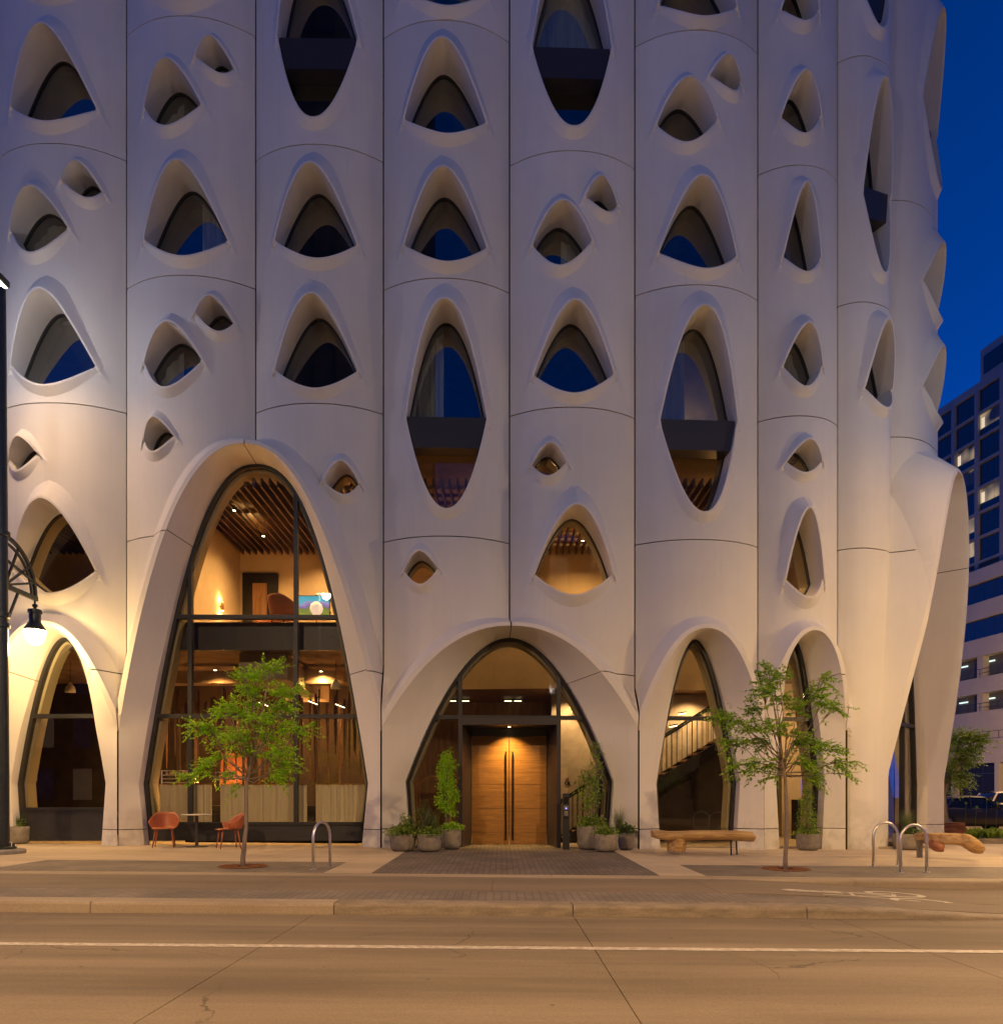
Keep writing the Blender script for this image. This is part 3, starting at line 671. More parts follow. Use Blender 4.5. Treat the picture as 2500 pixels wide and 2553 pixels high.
def concrete(name, c1, c2, rough=.8, spots=True, scale=1.2, streak=(0.25, 1.6, 1), road=False):
    m, nt, p = new_mat(name); p.inputs['Roughness'].default_value = rough; p.inputs['Specular IOR Level'].default_value = .3
    g = N(nt, 'ShaderNodeNewGeometry')
    def noise(s, d, st=None, ro=.6):
        n = N(nt, 'ShaderNodeTexNoise'); n.inputs['Scale'].default_value = s; n.inputs['Detail'].default_value = d; n.inputs['Roughness'].default_value = ro
        if st:
            mp = N(nt, 'ShaderNodeMapping'); mp.inputs['Scale'].default_value = st; nt.links.new(g.outputs['Position'], mp.inputs[0]); nt.links.new(mp.outputs[0], n.inputs[0])
        else: nt.links.new(g.outputs['Position'], n.inputs[0])
        return n
    a = noise(scale, 8, streak); r = N(nt, 'ShaderNodeValToRGB'); r.color_ramp.elements[0].position = .34; r.color_ramp.elements[1].position = .66
    r.color_ramp.elements[0].color = (*c2, 1); r.color_ramp.elements[1].color = (*c1, 1); nt.links.new(a.outputs[0], r.inputs[0]); col = r.outputs[0]
    fine = noise(55, 3, None, .7); rf = N(nt, 'ShaderNodeMapRange'); rf.inputs[1].default_value = .3; rf.inputs[2].default_value = .7; rf.inputs[3].default_value = .82; rf.inputs[4].default_value = 1.12
    nt.links.new(fine.outputs[0], rf.inputs[0]); mu = N(nt, 'ShaderNodeMix', data_type='RGBA', blend_type='MULTIPLY'); mu.inputs[0].default_value = 1
    nt.links.new(col, mu.inputs[6]); nt.links.new(rf.outputs[0], mu.inputs[7]); col = mu.outputs[2]
    if spots:   # old stains and tyre-worn patches
        s = noise(.55, 6, (.5, 2.2, 1)); rs = N(nt, 'ShaderNodeMapRange'); rs.inputs[1].default_value = .52; rs.inputs[2].default_value = .68; rs.inputs[4].default_value = .38
        nt.links.new(s.outputs[0], rs.inputs[0]); ms = N(nt, 'ShaderNodeMix', data_type='RGBA'); ms.inputs[7].default_value = (c2[0] * .62, c2[1] * .6, c2[2] * .58, 1)
        nt.links.new(rs.outputs[0], ms.inputs[0]); nt.links.new(col, ms.inputs[6]); col = ms.outputs[2]
        v = N(nt, 'ShaderNodeTexVoronoi'); v.inputs['Scale'].default_value = 2.6; nt.links.new(g.outputs['Position'], v.inputs[0])
        rv = N(nt, 'ShaderNodeMapRange'); rv.inputs[1].default_value = .035; rv.inputs[2].default_value = .06; rv.inputs[3].default_value = .6; rv.inputs[4].default_value = 0
        nt.links.new(v.outputs['Distance'], rv.inputs[0]); mv = N(nt, 'ShaderNodeMix', data_type='RGBA'); mv.inputs[7].default_value = (.05, .045, .04, 1)
        nt.links.new(rv.outputs[0], mv.inputs[0]); nt.links.new(col, mv.inputs[6]); col = mv.outputs[2]
    if road:    # wheel tracks along the lane and meandering hairline cracks
        tk = noise(1.0, 3, (.035, 1.5, 1)); rt = N(nt, 'ShaderNodeMapRange'); rt.inputs[1].default_value = .40; rt.inputs[2].default_value = .62; rt.inputs[3].default_value = .80; rt.inputs[4].default_value = 1.08
        nt.links.new(tk.outputs[0], rt.inputs[0]); mt = N(nt, 'ShaderNodeMix', data_type='RGBA', blend_type='MULTIPLY'); mt.inputs[0].default_value = 1; nt.links.new(col, mt.inputs[6]); nt.links.new(rt.outputs[0], mt.inputs[7]); col = mt.outputs[2]
        wn = noise(1.3, 5); wm = N(nt, 'ShaderNodeMix', data_type='RGBA'); wm.inputs[0].default_value = .35; nt.links.new(g.outputs['Position'], wm.inputs[6]); nt.links.new(wn.outputs['Color'], wm.inputs[7])
        vc = N(nt, 'ShaderNodeTexVoronoi', feature='DISTANCE_TO_EDGE'); vc.inputs['Scale'].default_value = .55; nt.links.new(wm.outputs[2], vc.inputs[0])
        rc = N(nt, 'ShaderNodeMapRange'); rc.inputs[1].default_value = .0; rc.inputs[2].default_value = .0045; rc.inputs[3].default_value = .75; rc.inputs[4].default_value = 0; nt.links.new(vc.outputs['Distance'], rc.inputs[0])
        cm = noise(.5, 2); rm = N(nt, 'ShaderNodeMapRange'); rm.inputs[1].default_value = .48; rm.inputs[2].default_value = .6; nt.links.new(cm.outputs[0], rm.inputs[0]); mk = N(nt, 'ShaderNodeMath', operation='MULTIPLY'); nt.links.new(rc.outputs[0], mk.inputs[0]); nt.links.new(rm.outputs[0], mk.inputs[1])
        mc = N(nt, 'ShaderNodeMix', data_type='RGBA'); mc.inputs[7].default_value = (.05, .04, .028, 1); nt.links.new(mk.outputs[0], mc.inputs[0]); nt.links.new(col, mc.inputs[6]); col = mc.outputs[2]
    nt.links.new(col, p.inputs['Base Color'])
    b = N(nt, 'ShaderNodeBump'); b.inputs['Strength'].default_value = .25; b.inputs['Distance'].default_value = .006
    nt.links.new(fine.outputs[0], b.inputs['Height']); nt.links.new(b.outputs[0], p.inputs['Normal'])
    return m
concrete('street_concrete', (.30, .238, .15), (.225, .178, .112), road=True)
concrete('walk_concrete', (.60, .495, .35), (.48, .39, .27), spots=True, scale=.9)
concrete('lane_concrete', (.26, .205, .14), (.205, .162, .11), scale=.9)
concrete('kerb_light', (.44, .36, .245), (.34, .275, .185), spots=False, scale=2)
concrete('kerb_dark', (.36, .295, .20), (.225, .182, .125), spots=False, scale=3, streak=(1, 1, 4))
def pavers(name, c1, c2, mortar, w=.2, h=.1):
    m, nt, p = new_mat(name); p.inputs['Roughness'].default_value = .8
    g = N(nt, 'ShaderNodeNewGeometry'); b = N(nt, 'ShaderNodeTexBrick'); b.inputs['Scale'].default_value = 1
    b.inputs['Brick Width'].default_value = w; b.inputs['Row Height'].default_value = h; b.inputs['Mortar Size'].default_value = .006; b.inputs['Mortar Smooth'].default_value = .1
    b.inputs['Color1'].default_value = (*c1, 1); b.inputs['Color2'].default_value = (*c2, 1); b.inputs['Mortar'].default_value = (*mortar, 1); b.inputs['Bias'].default_value = 0
    mp = N(nt, 'ShaderNodeMapping'); mp.inputs['Rotation'].default_value = (0, 0, math.pi / 2)
    nt.links.new(g.outputs['Position'], mp.inputs[0]); nt.links.new(mp.outputs[0], b.inputs[0])
    n = N(nt, 'ShaderNodeTexNoise'); n.inputs['Scale'].default_value = 1.1; n.inputs['Detail'].default_value = 7; nt.links.new(g.outputs['Position'], n.inputs[0])
    r = N(nt, 'ShaderNodeMapRange'); r.inputs[1].default_value = .3; r.inputs[2].default_value = .7; r.inputs[3].default_value = .7; r.inputs[4].default_value = 1.2; nt.links.new(n.outputs[0], r.inputs[0])
    mu = N(nt, 'ShaderNodeMix', data_type='RGBA', blend_type='MULTIPLY'); mu.inputs[0].default_value = 1
    nt.links.new(b.outputs[0], mu.inputs[6]); nt.links.new(r.outputs[0], mu.inputs[7]); nt.links.new(mu.outputs[2], p.inputs['Base Color'])
    bp = N(nt, 'ShaderNodeBump'); bp.inputs['Strength'].default_value = .5; bp.inputs['Distance'].default_value = .006; bp.invert = True
    nt.links.new(b.outputs['Fac'], bp.inputs['Height']); nt.links.new(bp.outputs[0], p.inputs['Normal'])
pavers('pavers_dark', (.15, .125, .10), (.20, .165, .13), (.08, .065, .05)); pavers('pavers_buffer', (.20, .17, .13), (.235, .195, .148), (.13, .108, .08))
mat('earth', (.12, .10, .085), .95, var=.4, scale=2); mat('road_paint', (.74, .68, .54), .65, col2=(.36, .30, .21), scale=14)
def sroot(name, loc=(0, 0, 0)):
    o = bpy.data.objects.new(name, None); COL.objects.link(o); o.location = loc; o['kind'] = 'structure'; ROOTINV[o.name] = Matrix.Translation(-Vector(loc)); return o
g = MB(); xs = [-900, -30, 30, 900]
for i in range(3):
    za, zb = -.36 - .008 * max(min(xs[i], 30), -30), -.36 - .008 * max(min(xs[i + 1], 30), -30)
    g.add([(xs[i], -900, za), (xs[i + 1], -900, zb), (xs[i + 1], 900, zb), (xs[i], 900, za)], [(0, 1, 2, 3)])
struct(g.build('ground', 'lane_concrete'))
street = sroot('street', (0, 5, -.25))
XJ = [-2.2 + 3.05 * k for k in range(-8, 13)]
for yi, (y0, y1) in enumerate(((-14, -3.2), (-3.2, .4), (.4, 4.0), (4.0, 8.99))):
    for a, b in zip(XJ[:-1], XJ[1:]): pave('concrete_slab', 'street_concrete', street, a, b, y0, y1, .1, gap=.0045, ny=2)
pave('side_street', 'street_concrete', street, 16.2, 60, 9.0, 150, .06, -.16, nx=6, ny=4)
# painted lane line
pave('lane_line', 'road_paint', street, -30, 34, 6.97, 7.1, .001, .004, nx=8)
# kerb stones along the street
kerb = sroot('kerb', (0, 9.1, -.1))
def kerb_stone(x0, x1, m, y0=9.0, y1=9.34, parent=None, foot=-.30, top=None):
    n = max(2, int((x1 - x0) / .4)); xs = np.linspace(x0 + .004, x1 - .004, n + 1)
    prof = [(y0 - .012, foot), (y0, None, -.035), (y0 + .012, None, -.010), (y0 + .04, None, 0), (y1, None, 0), (y1, foot)]
    P = []
    for x in xs:
        zt = float(gz(x, y0 + .2)) if top is None else top(x); s = -.008 * x
        P.append([(x, q[0], (q[1] + s) if q[1] is not None else max(zt + q[2], q[2] * .1 - .266 + s)) for q in prof])
    P = np.array(P); o = gridmesh(P, 'kerb_stone', m, parent or kerb, False, flip=False)
    return o
KX = [-14, -10.9, -7.9, -4.83, -1.97, .84, 3.59, 6.5, 9.5, 12.4, 16.2]
for i in range(len(KX) - 1): kerb_stone(KX[i], KX[i + 1], 'kerb_light' if i < 4 else 'kerb_dark')
# buffer pavers, bike lane, flush kerb strip
struct(pave('paver_strip', 'pavers_buffer', None, -22, 4.9, 9.345, 10.195, .2, nx=14))
lane = sroot('bike_lane', (0, 11, -.1))
LX = [-22 + 3.05 * k + .02 for k in range(16)]; LX = [x for x in LX]
for a, b in zip(LX[:-1], LX[1:]): pave('lane_slab', 'lane_concrete', lane, a + .5, b + .5, 10.2, 11.895, .2, gap=.003, nx=4)
pave('lane_apron', 'lane_concrete', lane, 4.9, 20, 9.345, 10.195, .2, nx=10)
edge = sroot('pavement_kerb', (0, 12.1, -.1))
ztop = lambda x: float(gz(x, 12.0))
EX = [-22, -16, -11, -6.5, -2.9, .8, 3.3, 5.5, 7.8, 10.2, 12.4, 16.2]
for a, b in zip(EX[:-1], EX[1:]): kerb_stone(a, b, 'kerb_light', 11.9, 12.34, edge, -.30, ztop)
walk = sroot('sidewalk', (0, 15, -.08))
XE = [-22 + 1.36 * k for k in range(10)] + [-8.4, -7.0, -5.65, -4.25, -2.87, -2.1, 2.55, 3.3, 4.6, 5.9, 7.2, 8.5, 9.8, 11.1, 12.5, 13.8, 15.0, 16.2]
YR = [12.345, 14.2, 16.4, 19.3]
for i, (a, b) in enumerate(zip(XE[:-1], XE[1:])):
    for j in range(3):
        mid = (a + b) / 2
        if -2.1 < mid < 2.55: continue
        if j == 0 and (-8.4 < mid < -2.87 or mid > 3.3): continue
        if j == 2 and mid > 10.5: continue
        pave('walk_slab', 'walk_concrete', walk, a, b, YR[j], YR[j + 1], .1, gap=.003)
pave('paver_apron', 'pavers_dark', walk, -2.097, 2.547, 12.345, 19.6, .1, gap=.003, ny=2)
pave('paver_bed', 'pavers_buffer', walk, -8.397, -2.873, 12.348, 14.197, .1, gap=.002)
pave('paver_bed', 'pavers_buffer', walk, 3.303, 16.19, 12.348, 14.197, .1, gap=.002, nx=4)
pave('corner_walk', 'walk_concrete', walk, 11.105, 16.2, 16.4, 60, .1, gap=.003, ny=3)
# bicycle symbol painted on the lane
bs = MB()
def gp(x, y): return (x, y, float(gz(x, y)) + .004)
def ring(cx, cy_, rx, ry, wd, n=36):
    for k in range(n):
        a, b = 2 * math.pi * k / n, 2 * math.pi * (k + 1) / n
        bs.add([gp(cx + (rx) * math.cos(a), cy_ + ry * math.sin(a)), gp(cx + rx * math.cos(b), cy_ + ry * math.sin(b)),
                gp(cx + (rx - wd * 1.6) * math.cos(b), cy_ + (ry - wd) * math.sin(b)), gp(cx + (rx - wd * 1.6) * math.cos(a), cy_ + (ry - wd) * math.sin(a))], [(0, 1, 2, 3)])
def stroke(a, b, wd=.06):
    d = Vector((b[0] - a[0], b[1] - a[1])); n = Vector((-d.y, d.x)).normalized() * wd / 2; k = 6
    for i in range(k):
        p, q = Vector(a[:2]) + d * i / k, Vector(a[:2]) + d * (i + 1) / k
        bs.add([gp(*(p - n)), gp(*(q - n)), gp(*(q + n)), gp(*(p + n))], [(0, 1, 2, 3)])
ring(5.62, 10.95, .42, .30, .07); ring(5.62, 10.22, .42, .30, .07)
for a, b in (((5.6, 10.95), (4.9, 10.80)), ((5.6, 10.22), (4.75, 10.42)), ((4.9, 10.80), (4.80, 10.40)), ((5.45, 10.62), (4.9, 10.80)), ((5.6, 10.95), (5.45, 10.62)), ((5.45, 10.62), (4.8, 10.42)), ((4.9, 10.80), (4.55, 10.86)), ((4.75, 10.42), (4.35, 10.36))): stroke(a, b)
for k in range(18):
    a, b = 2 * math.pi * k / 18, 2 * math.pi * (k + 1) / 18
    bs.add([gp(4.12, 10.7), gp(4.12 + .2 * math.cos(a), 10.7 + .13 * math.sin(a)), gp(4.12 + .2 * math.cos(b), 10.7 + .13 * math.sin(b))], [(0, 1, 2)])
stroke((4.2, 10.7), (4.75, 10.7), .16)
bs.build('bicycle_symbol', 'road_paint', lane)
# ------------------------------------------------------------------ street lamps
mat('lamp_metal', (.05, .06, .052), .38, metal=.5, var=.3, scale=8); emit('lamp_glass', (1.0, .74, .36), 26.0); emit('lamp_head', (1.0, .8, .55), 12.0); mat('shade_dark', (.3, .28, .25), .3)
mat('base_concrete', (.3, .28, .25), .9, var=.3, scale=8)
def light(kind, loc, energy, col, parent=None, r=.12, spot=None, blend=.6, rot=None, name='lamp_light'):
    l = bpy.data.lights.new(name, kind); l.energy = energy; l.color = col
    if kind == 'AREA': l.shape = 'DISK'; l.size = r
    else: l.shadow_soft_size = r
    if kind == 'SPOT': l.spot_size = math.radians(spot); l.spot_blend = blend
    o = bpy.data.objects.new(name, l); COL.objects.link(o); o.location = loc
    if rot: o.rotation_euler = rot
    if parent: o.parent = parent
    return o
def street_lamp(loc, rz, label, e_head, e_pend, e_glow=0, group=None, blend=.42, gcol=(1, .95, .94)):
    r = root('street_lamp', (0, 0, 0), label, 'street lamp', group, world=False)
    MB().lathe([(.46, -.02), (.46, .06), (.43, .09), (.05, .09)], n=40).build('footing', 'base_concrete', r, True, 30)
    b = MB().lathe([(.30, .09), (.30, .13), (.2, .135), (.19, .14)], n=32)
    b.build('base_plate', 'lamp_metal', r, True, 30)
    for k in range(6):
        a = k * math.pi / 3 + .3; MB().lathe([(.025, .13), (.025, .2), (.012, .205)], (.245 * math.cos(a), .245 * math.sin(a), 0), 8).build('anchor_bolt', 'lamp_metal', r, True, 30)
    MB().tube([(0, 0, .1), (0, 0, 4), (0, 0, 8), (0, 0, 11.4)], [.175, .155, .135, .11], 24).build('pole', 'lamp_metal', r, True, 40)
    c = MB(); 
    for z in (4.55, 4.75, 6.4): c.lathe([(.16, z), (.185, z + .01), (.185, z + .1), (.16, z + .11)], n=24)
    c.build('clamp', 'lamp_metal', r, True, 30)
    # bracket: quarter wheel in the local +Y direction
    br = MB(); y0, R = .17, 1.02; zc_ = 5.45
    br.bar((0, y0, 4.5), (0, y0, 6.55), .05, .07, (0, 1, 0)); br.bar((0, y0, zc_), (0, y0 + R + .05, zc_), .06, .10)
    arc = [(0, y0 + R * math.sin(t), zc_ + R * math.cos(t)) for t in np.linspace(0, math.pi / 2, 16)]
    for p, q in zip(arc[:-1], arc[1:]): br.bar(p, q, .07, .055, (1, 0, 0))
    arc2 = [(0, y0 + (R - .14) * math.sin(t), zc_ + (R - .14) * math.cos(t)) for t in np.linspace(0.05, math.pi / 2, 14)]
    for p, q in zip(arc2[:-1], arc2[1:]): br.bar(p, q, .05, .035, (1, 0, 0))
    for t in (.45, .9, 1.25): br.bar((0, y0, zc_ + .02), (0, y0 + R * math.sin(t), zc_ + R * math.cos(t)), .045, .04, (1, 0, 0))
    br.bar((0, y0, zc_ + .55), (0, y0 + .95, zc_ + .35), .045, .04, (1, 0, 0)); br.bar((0, y0, 4.62), (0, y0 + .42, zc_ - .03), .045, .04, (1, 0, 0))
    br.build('bracket', 'lamp_metal', r)
    yp = y0 + R - .02
    pd = MB().lathe([(.02, zc_ - .05), (.02, zc_ - .12), (.05, zc_ - .13), (.06, zc_ - .17), (.03, zc_ - .2), (.03, zc_ - .22), (.14, zc_ - .25), (.145, zc_ - .32), (.12, zc_ - .33), (.115, zc_ - .5), (.14, zc_ - .55), (.215, zc_ - .66), (.225, zc_ - .70)][::-1], (0, yp, 0), 28)
    sh = pd.build('lamp_shade', 'lamp_metal', r, True, 35)
    MB().lathe([(.05, zc_ - 1.0), (.10, zc_ - .99), (.15, zc_ - .95), (.19, zc_ - .86), (.213, zc_ - .70)], (0, yp, 0), 28).build('lamp_globe', 'lamp_glass' if e_pend else 'shade_dark', sh, True)
    hd = MB(); hd.bar((0, 0, 11.2), (-.5, 0, 11.55), .06, .06, (0, 1, 0)); hd.box(-1.0, .12, -.16, .16, 11.5, 11.64, .04); hd.build('lamp_head', 'lamp_metal', r)
    MB().box(-.95, .07, -.12, .12, 11.485, 11.497).build('head_lens', 'lamp_head', r)
    if e_pend: light('POINT', (0, yp, zc_ - 1.12), e_pend, (1, .62, .22), r, .12)
    if e_head: light('SPOT', (-.4, 0, 11.45), e_head, (1, .545, .165), r, .15, 164, blend, (0, 0, 0))
    if e_glow: light('POINT', (-.4, 0, 11.40), e_glow, gcol, r, .2)
    r.location = loc; r.rotation_euler = (0, 0, rz); return r
lp = gpt(6, 2133); LP_Y = 15.45; LP_X = (0 - CX) / F * LP_Y
street_lamp((LP_X, LP_Y, float(gz(LP_X, LP_Y))), 0, 'dark street lamp with quarter-wheel bracket, in front of the narrow left arch', 620, 150, 110, blend=1.0)
# the same lamps carry on along the street, outside the picture
street_lamp((11.7, 14.3, float(gz(11.7, 13.5))), math.pi, 'dark street lamp by the street corner beyond the log bench', 1000, 330, 150, blend=.9)
street_lamp((-8.5, -1.6, -.22), math.pi, 'dark street lamp on the near pavement across from the left arch', 5500, 0, 780)
street_lamp((8.5, -1.6, -.22), 0, 'dark street lamp on the near pavement across from the log bench', 5500, 0, 780)

street_lamp((25.5, 34.0, -.3), 0, 'dark street lamp on the side street beyond the parked cars', 5000, 0, 1600, gcol=(1, .62, .28))
street_lamp((43.0, 60.0, -.3), 0, 'dark street lamp on the side street before the parking podium', 6000, 0, 7500, gcol=(1, .62, .28))
street_lamp((49.0, 71.0, -.3), 0, 'dark street lamp at the foot of the parking podium', 6000, 0, 7500, gcol=(1, .62, .28))

# ------------------------------------------------------------------ bicycle racks
mat('steel', (.78, .74, .68), .38, metal=1.0)
def rack(p0, p1, top, label):
    a, b = gpt(*p0), gpt(*p1); h = ZC - (top - HY) / F * (a.y + b.y) / 2 - min(a.z, b.z); d = Vector((b.x - a.x, b.y - a.y, 0)); w2 = d.length / 2; d.normalize(); m = (a + b) / 2; zz = m.z
    r = root('bike_rack', (m.x, m.y, zz), label, 'bike rack', 'steel bike racks')
    n = 18; pts = [m - d * w2 + Vector((0, 0, .0))] + [m - d * w2 + Vector((0, 0, h - w2))]
    pts += [m + d * (-w2 * math.cos(t)) + Vector((0, 0, h - w2 + w2 * math.sin(t))) for t in np.linspace(.12, math.pi - .12, n)] + [m + d * w2 + Vector((0, 0, h - w2)), m + d * w2]
    MB().tube(pts, .024, 12).build('hoop', 'steel', r, True)
    for s in (-1, 1): q = m + d * w2 * s; MB().lathe([(.06, -.002), (.06, .008), (.026, .012)], (q.x, q.y, zz), 16).build('floor_flange', 'steel', r, True, 30)
rack((781, 2168), (823, 2161), 2049.6, 'lone steel hoop bike rack beside the tree with the orange chairs')
rack((2176, 2160), (2237, 2159), 2051, 'steel hoop bike rack closer to the hotel wall, half behind its twin')
rack((2244, 2176), (2309, 2175), 2057, 'steel hoop bike rack closer to the bike lane, in front of its twin')

# ------------------------------------------------------------------ cafe chairs and table
mat('orange_plastic', (.42, .125, .045), .45, var=.12, scale=5); mat('table_white', (.62, .6, .55), .4); mat('table_steel', (.10, .095, .09), .4, metal=.7)
def make_chair(label):
    r = root('cafe_chair', (0, 0, 0), label, 'chair', 'orange cafe chairs', world=False)   # faces local -Y
    nu, nv = 25, 16; P = np.zeros((nu, nv, 3))
    for i in range(nu):
        t = -1 + 2 * i / (nu - 1)                      # -1 left arm, 0 back, 1 right arm
        ang = t * math.radians(108); wall_top = .80 - .20 * sm(abs(t) * 1.5 - .35) - .02 * abs(t)
        rx, ry = .30, .29
        sx, sy = math.sin(ang), math.cos(ang)
        flare = 1.06
        for j in range(nv):
            k = j / (nv - 1)
            if k < .45: q = k / .45; rad = q * .86; z = .44 + .008 * q - (.012 * math.sin(q * math.pi))
            else:
                q = (k - .45) / .55; rad = .86 + .14 * math.sin(q * math.pi / 2) + (flare - 1) * q + (.10 * q if abs(t) < .4 else .03 * q); z = .448 + (wall_top - .448) * q ** 1.25
            P[i, j] = (rx * rad * sx, ry * rad * sy + .02, z)
    sh = gridmesh(P, 'seat_shell', 'orange_plastic', r, True)
    sd = sh.modifiers.new('t', 'SOLIDIFY'); sd.thickness = .012; sd.offset = 0
    # front of the seat
    n = 14; F2 = np.zeros((n, 8, 3)); e0, e1 = P[0, 7], P[-1, 7]
    for i in range(n):
        q = i / (n - 1); base = e0 * (1 - q) + e1 * q
        for j in range(8):
            k = j / 7; F2[i, j] = (base[0] * (1 - .05 * k) , .04 * (1 - k) + (-.245 - .02 * math.sin(q * math.pi)) * k, .446 - .02 * k ** 3 - .01 * math.sin(q * math.pi) * (1 - k))
    ft = gridmesh(F2, 'seat_front', 'orange_plastic', r, True); sd = ft.modifiers.new('t', 'SOLIDIFY'); sd.thickness = .014; sd.offset = 0
    for x, y in ((-.2, -.2), (.2, -.2), (-.19, .19), (.19, .19)):
        MB().tube([(x * .82, y * .82, .44), (x * 1.12, y * 1.12, 0)], [.018, .013], 8).build('leg', 'orange_plastic', r, True)
    return r
ch = make_chair('orange moulded armchair standing against the arch leg, left of the table')
p = gpt(410, 2112); ch.location = p; ch.rotation_euler = (0, 0, math.radians(18)); ch.scale = (1.0, 1.0, 1.0)
p2 = gpt(571, 2115); copy_tree(ch, p2, math.radians(-58), 'orange moulded armchair half behind the young tree trunk')
tp = gpt(491, 2111)
tb = root('cafe_table', tp, 'small round white-topped bistro table on a dark pedestal', 'table')
x, y, z = tp
MB().lathe([(.0, .722), (.30, .725), (.33, .732), (.335, .742), (.33, .75), (0, .752)], tp, 40).build('table_top', 'table_white', tb, True, 40)
MB().lathe([(.035, .02), (.035, .725)], tp, 18).build('pedestal', 'table_steel', tb, True, 40)
MB().lathe([(.24, 0), (.24, .012), (.05, .03), (.036, .05)], tp, 32).build('foot', 'table_steel', tb, True, 40)

# ------------------------------------------------------------------ foliage
def leaf_mat(name, c1, c2, tr=.35):
    m, nt, p = new_mat(name); out = nt.nodes['Material Output']
    oi = N(nt, 'ShaderNodeNewGeometry'); r = N(nt, 'ShaderNodeValToRGB'); r.color_ramp.elements[0].color = (*c2, 1); r.color_ramp.elements[1].color = (*c1, 1)
    nt.links.new(oi.outputs['Random Per Island'], r.inputs[0]); nt.links.new(r.outputs[0], p.inputs['Base Color']); p.inputs['Roughness'].default_value = .5
    t = N(nt, 'ShaderNodeBsdfTranslucent'); nt.links.new(r.outputs[0], t.inputs[0]); mx = N(nt, 'ShaderNodeMixShader'); mx.inputs[0].default_value = tr
    nt.links.new(p.outputs[0], mx.inputs[1]); nt.links.new(t.outputs[0], mx.inputs[2]); nt.links.new(mx.outputs[0], out.inputs[0])
leaf_mat('leaf_bright', (.52, .82, .04), (.24, .48, .02), .58); leaf_mat('leaf_mid', (.33, .46, .06), (.15, .25, .035), .4); leaf_mat('leaf_dark', (.15, .24, .05), (.06, .11, .03)); leaf_mat('grass_blade', (.19, .24, .07), (.09, .13, .035))
leaf_mat('leaf_open', (.42, .64, .05), (.18, .34, .03), .5); leaf_mat('petal', (.7, .6, .5), (.5, .35, .55))
mat('bark', (.30, .235, .18), .9, var=.45, scale=30, stretch=(1, 1, .2), bump=.5, bscale=60)
def leaves_mesh(name, C, D, L, Wd, m, parent, droop=.25):
    """leaf quads folded along the midrib: centres C, directions D, lengths L, widths Wd"""
    n = len(C); up = RNG.normal(size=(n, 3)) * .45 + np.array([0, 0, 1.0]); D = D / (np.linalg.norm(D, axis=1, keepdims=True) + 1e-9)
    s = np.cross(D, up); s /= np.linalg.norm(s, axis=1, keepdims=True) + 1e-9; nn = np.cross(s, D)
    L = L[:, None]; Wd = Wd[:, None]
    a = C; b = C + D * L * .45 + s * Wd - nn * Wd * .25; c = C + D * L - np.array([0, 0, 1]) * L * droop; d = C + D * L * .45 - s * Wd - nn * Wd * .25
    V = np.stack([a, b, c, d], 1).reshape(-1, 3); i = np.arange(n) * 4; Fc = np.concatenate([np.stack([i, i + 1, i + 2], 1), np.stack([i, i + 2, i + 3], 1)])
    me = bpy.data.meshes.new(name); me.vertices.add(len(V)); me.vertices.foreach_set('co', V.ravel()); me.loops.add(len(Fc) * 3); me.loops.foreach_set('vertex_index', Fc.ravel())
    me.polygons.add(len(Fc)); me.polygons.foreach_set('loop_start', np.arange(len(Fc)) * 3); me.update(calc_edges=True); me.validate()
    o = link(name, me, m, parent); return o
def fronds(cen, rad, n, out_from, leaflet=.05, nl=7, flen=.26, flat=.5):
    """pinnate leaves around cen: returns leaflet centres, directions, lengths, widths"""
    C = []; D = []
    for _ in range(n):
        v = RNG.normal(size=3); v /= np.linalg.norm(v); p = cen + v * rad * np.array([1, 1, flat]) * RNG.random() ** .5
        d = (p - out_from); d[2] *= .3; d = d / (np.linalg.norm(d) + 1e-6) + RNG.normal(size=3) * .55; d /= np.linalg.norm(d); L = flen * (.6 + .6 * RNG.random())
        sd = np.cross(d, [0, 0, 1.]); sd /= np.linalg.norm(sd) + 1e-6
        for k in range(nl):
            q = (k + .6) / nl; base = p + d * L * q - np.array([0, 0, 1]) * L * .35 * q * q
            for sg in (-1, 1): C.append(base); D.append(sd * sg + d * .45 + RNG.normal(size=3) * .18 - np.array([0, 0, .25]))
        C.append(p + d * L - np.array([0, 0, .35 * L])); D.append(d)
    C, D = np.array(C), np.array(D); n = len(C); return C, D, leaflet * (.7 + .6 * RNG.random(n)), leaflet * .26 * (.8 + .4 * RNG.random(n))
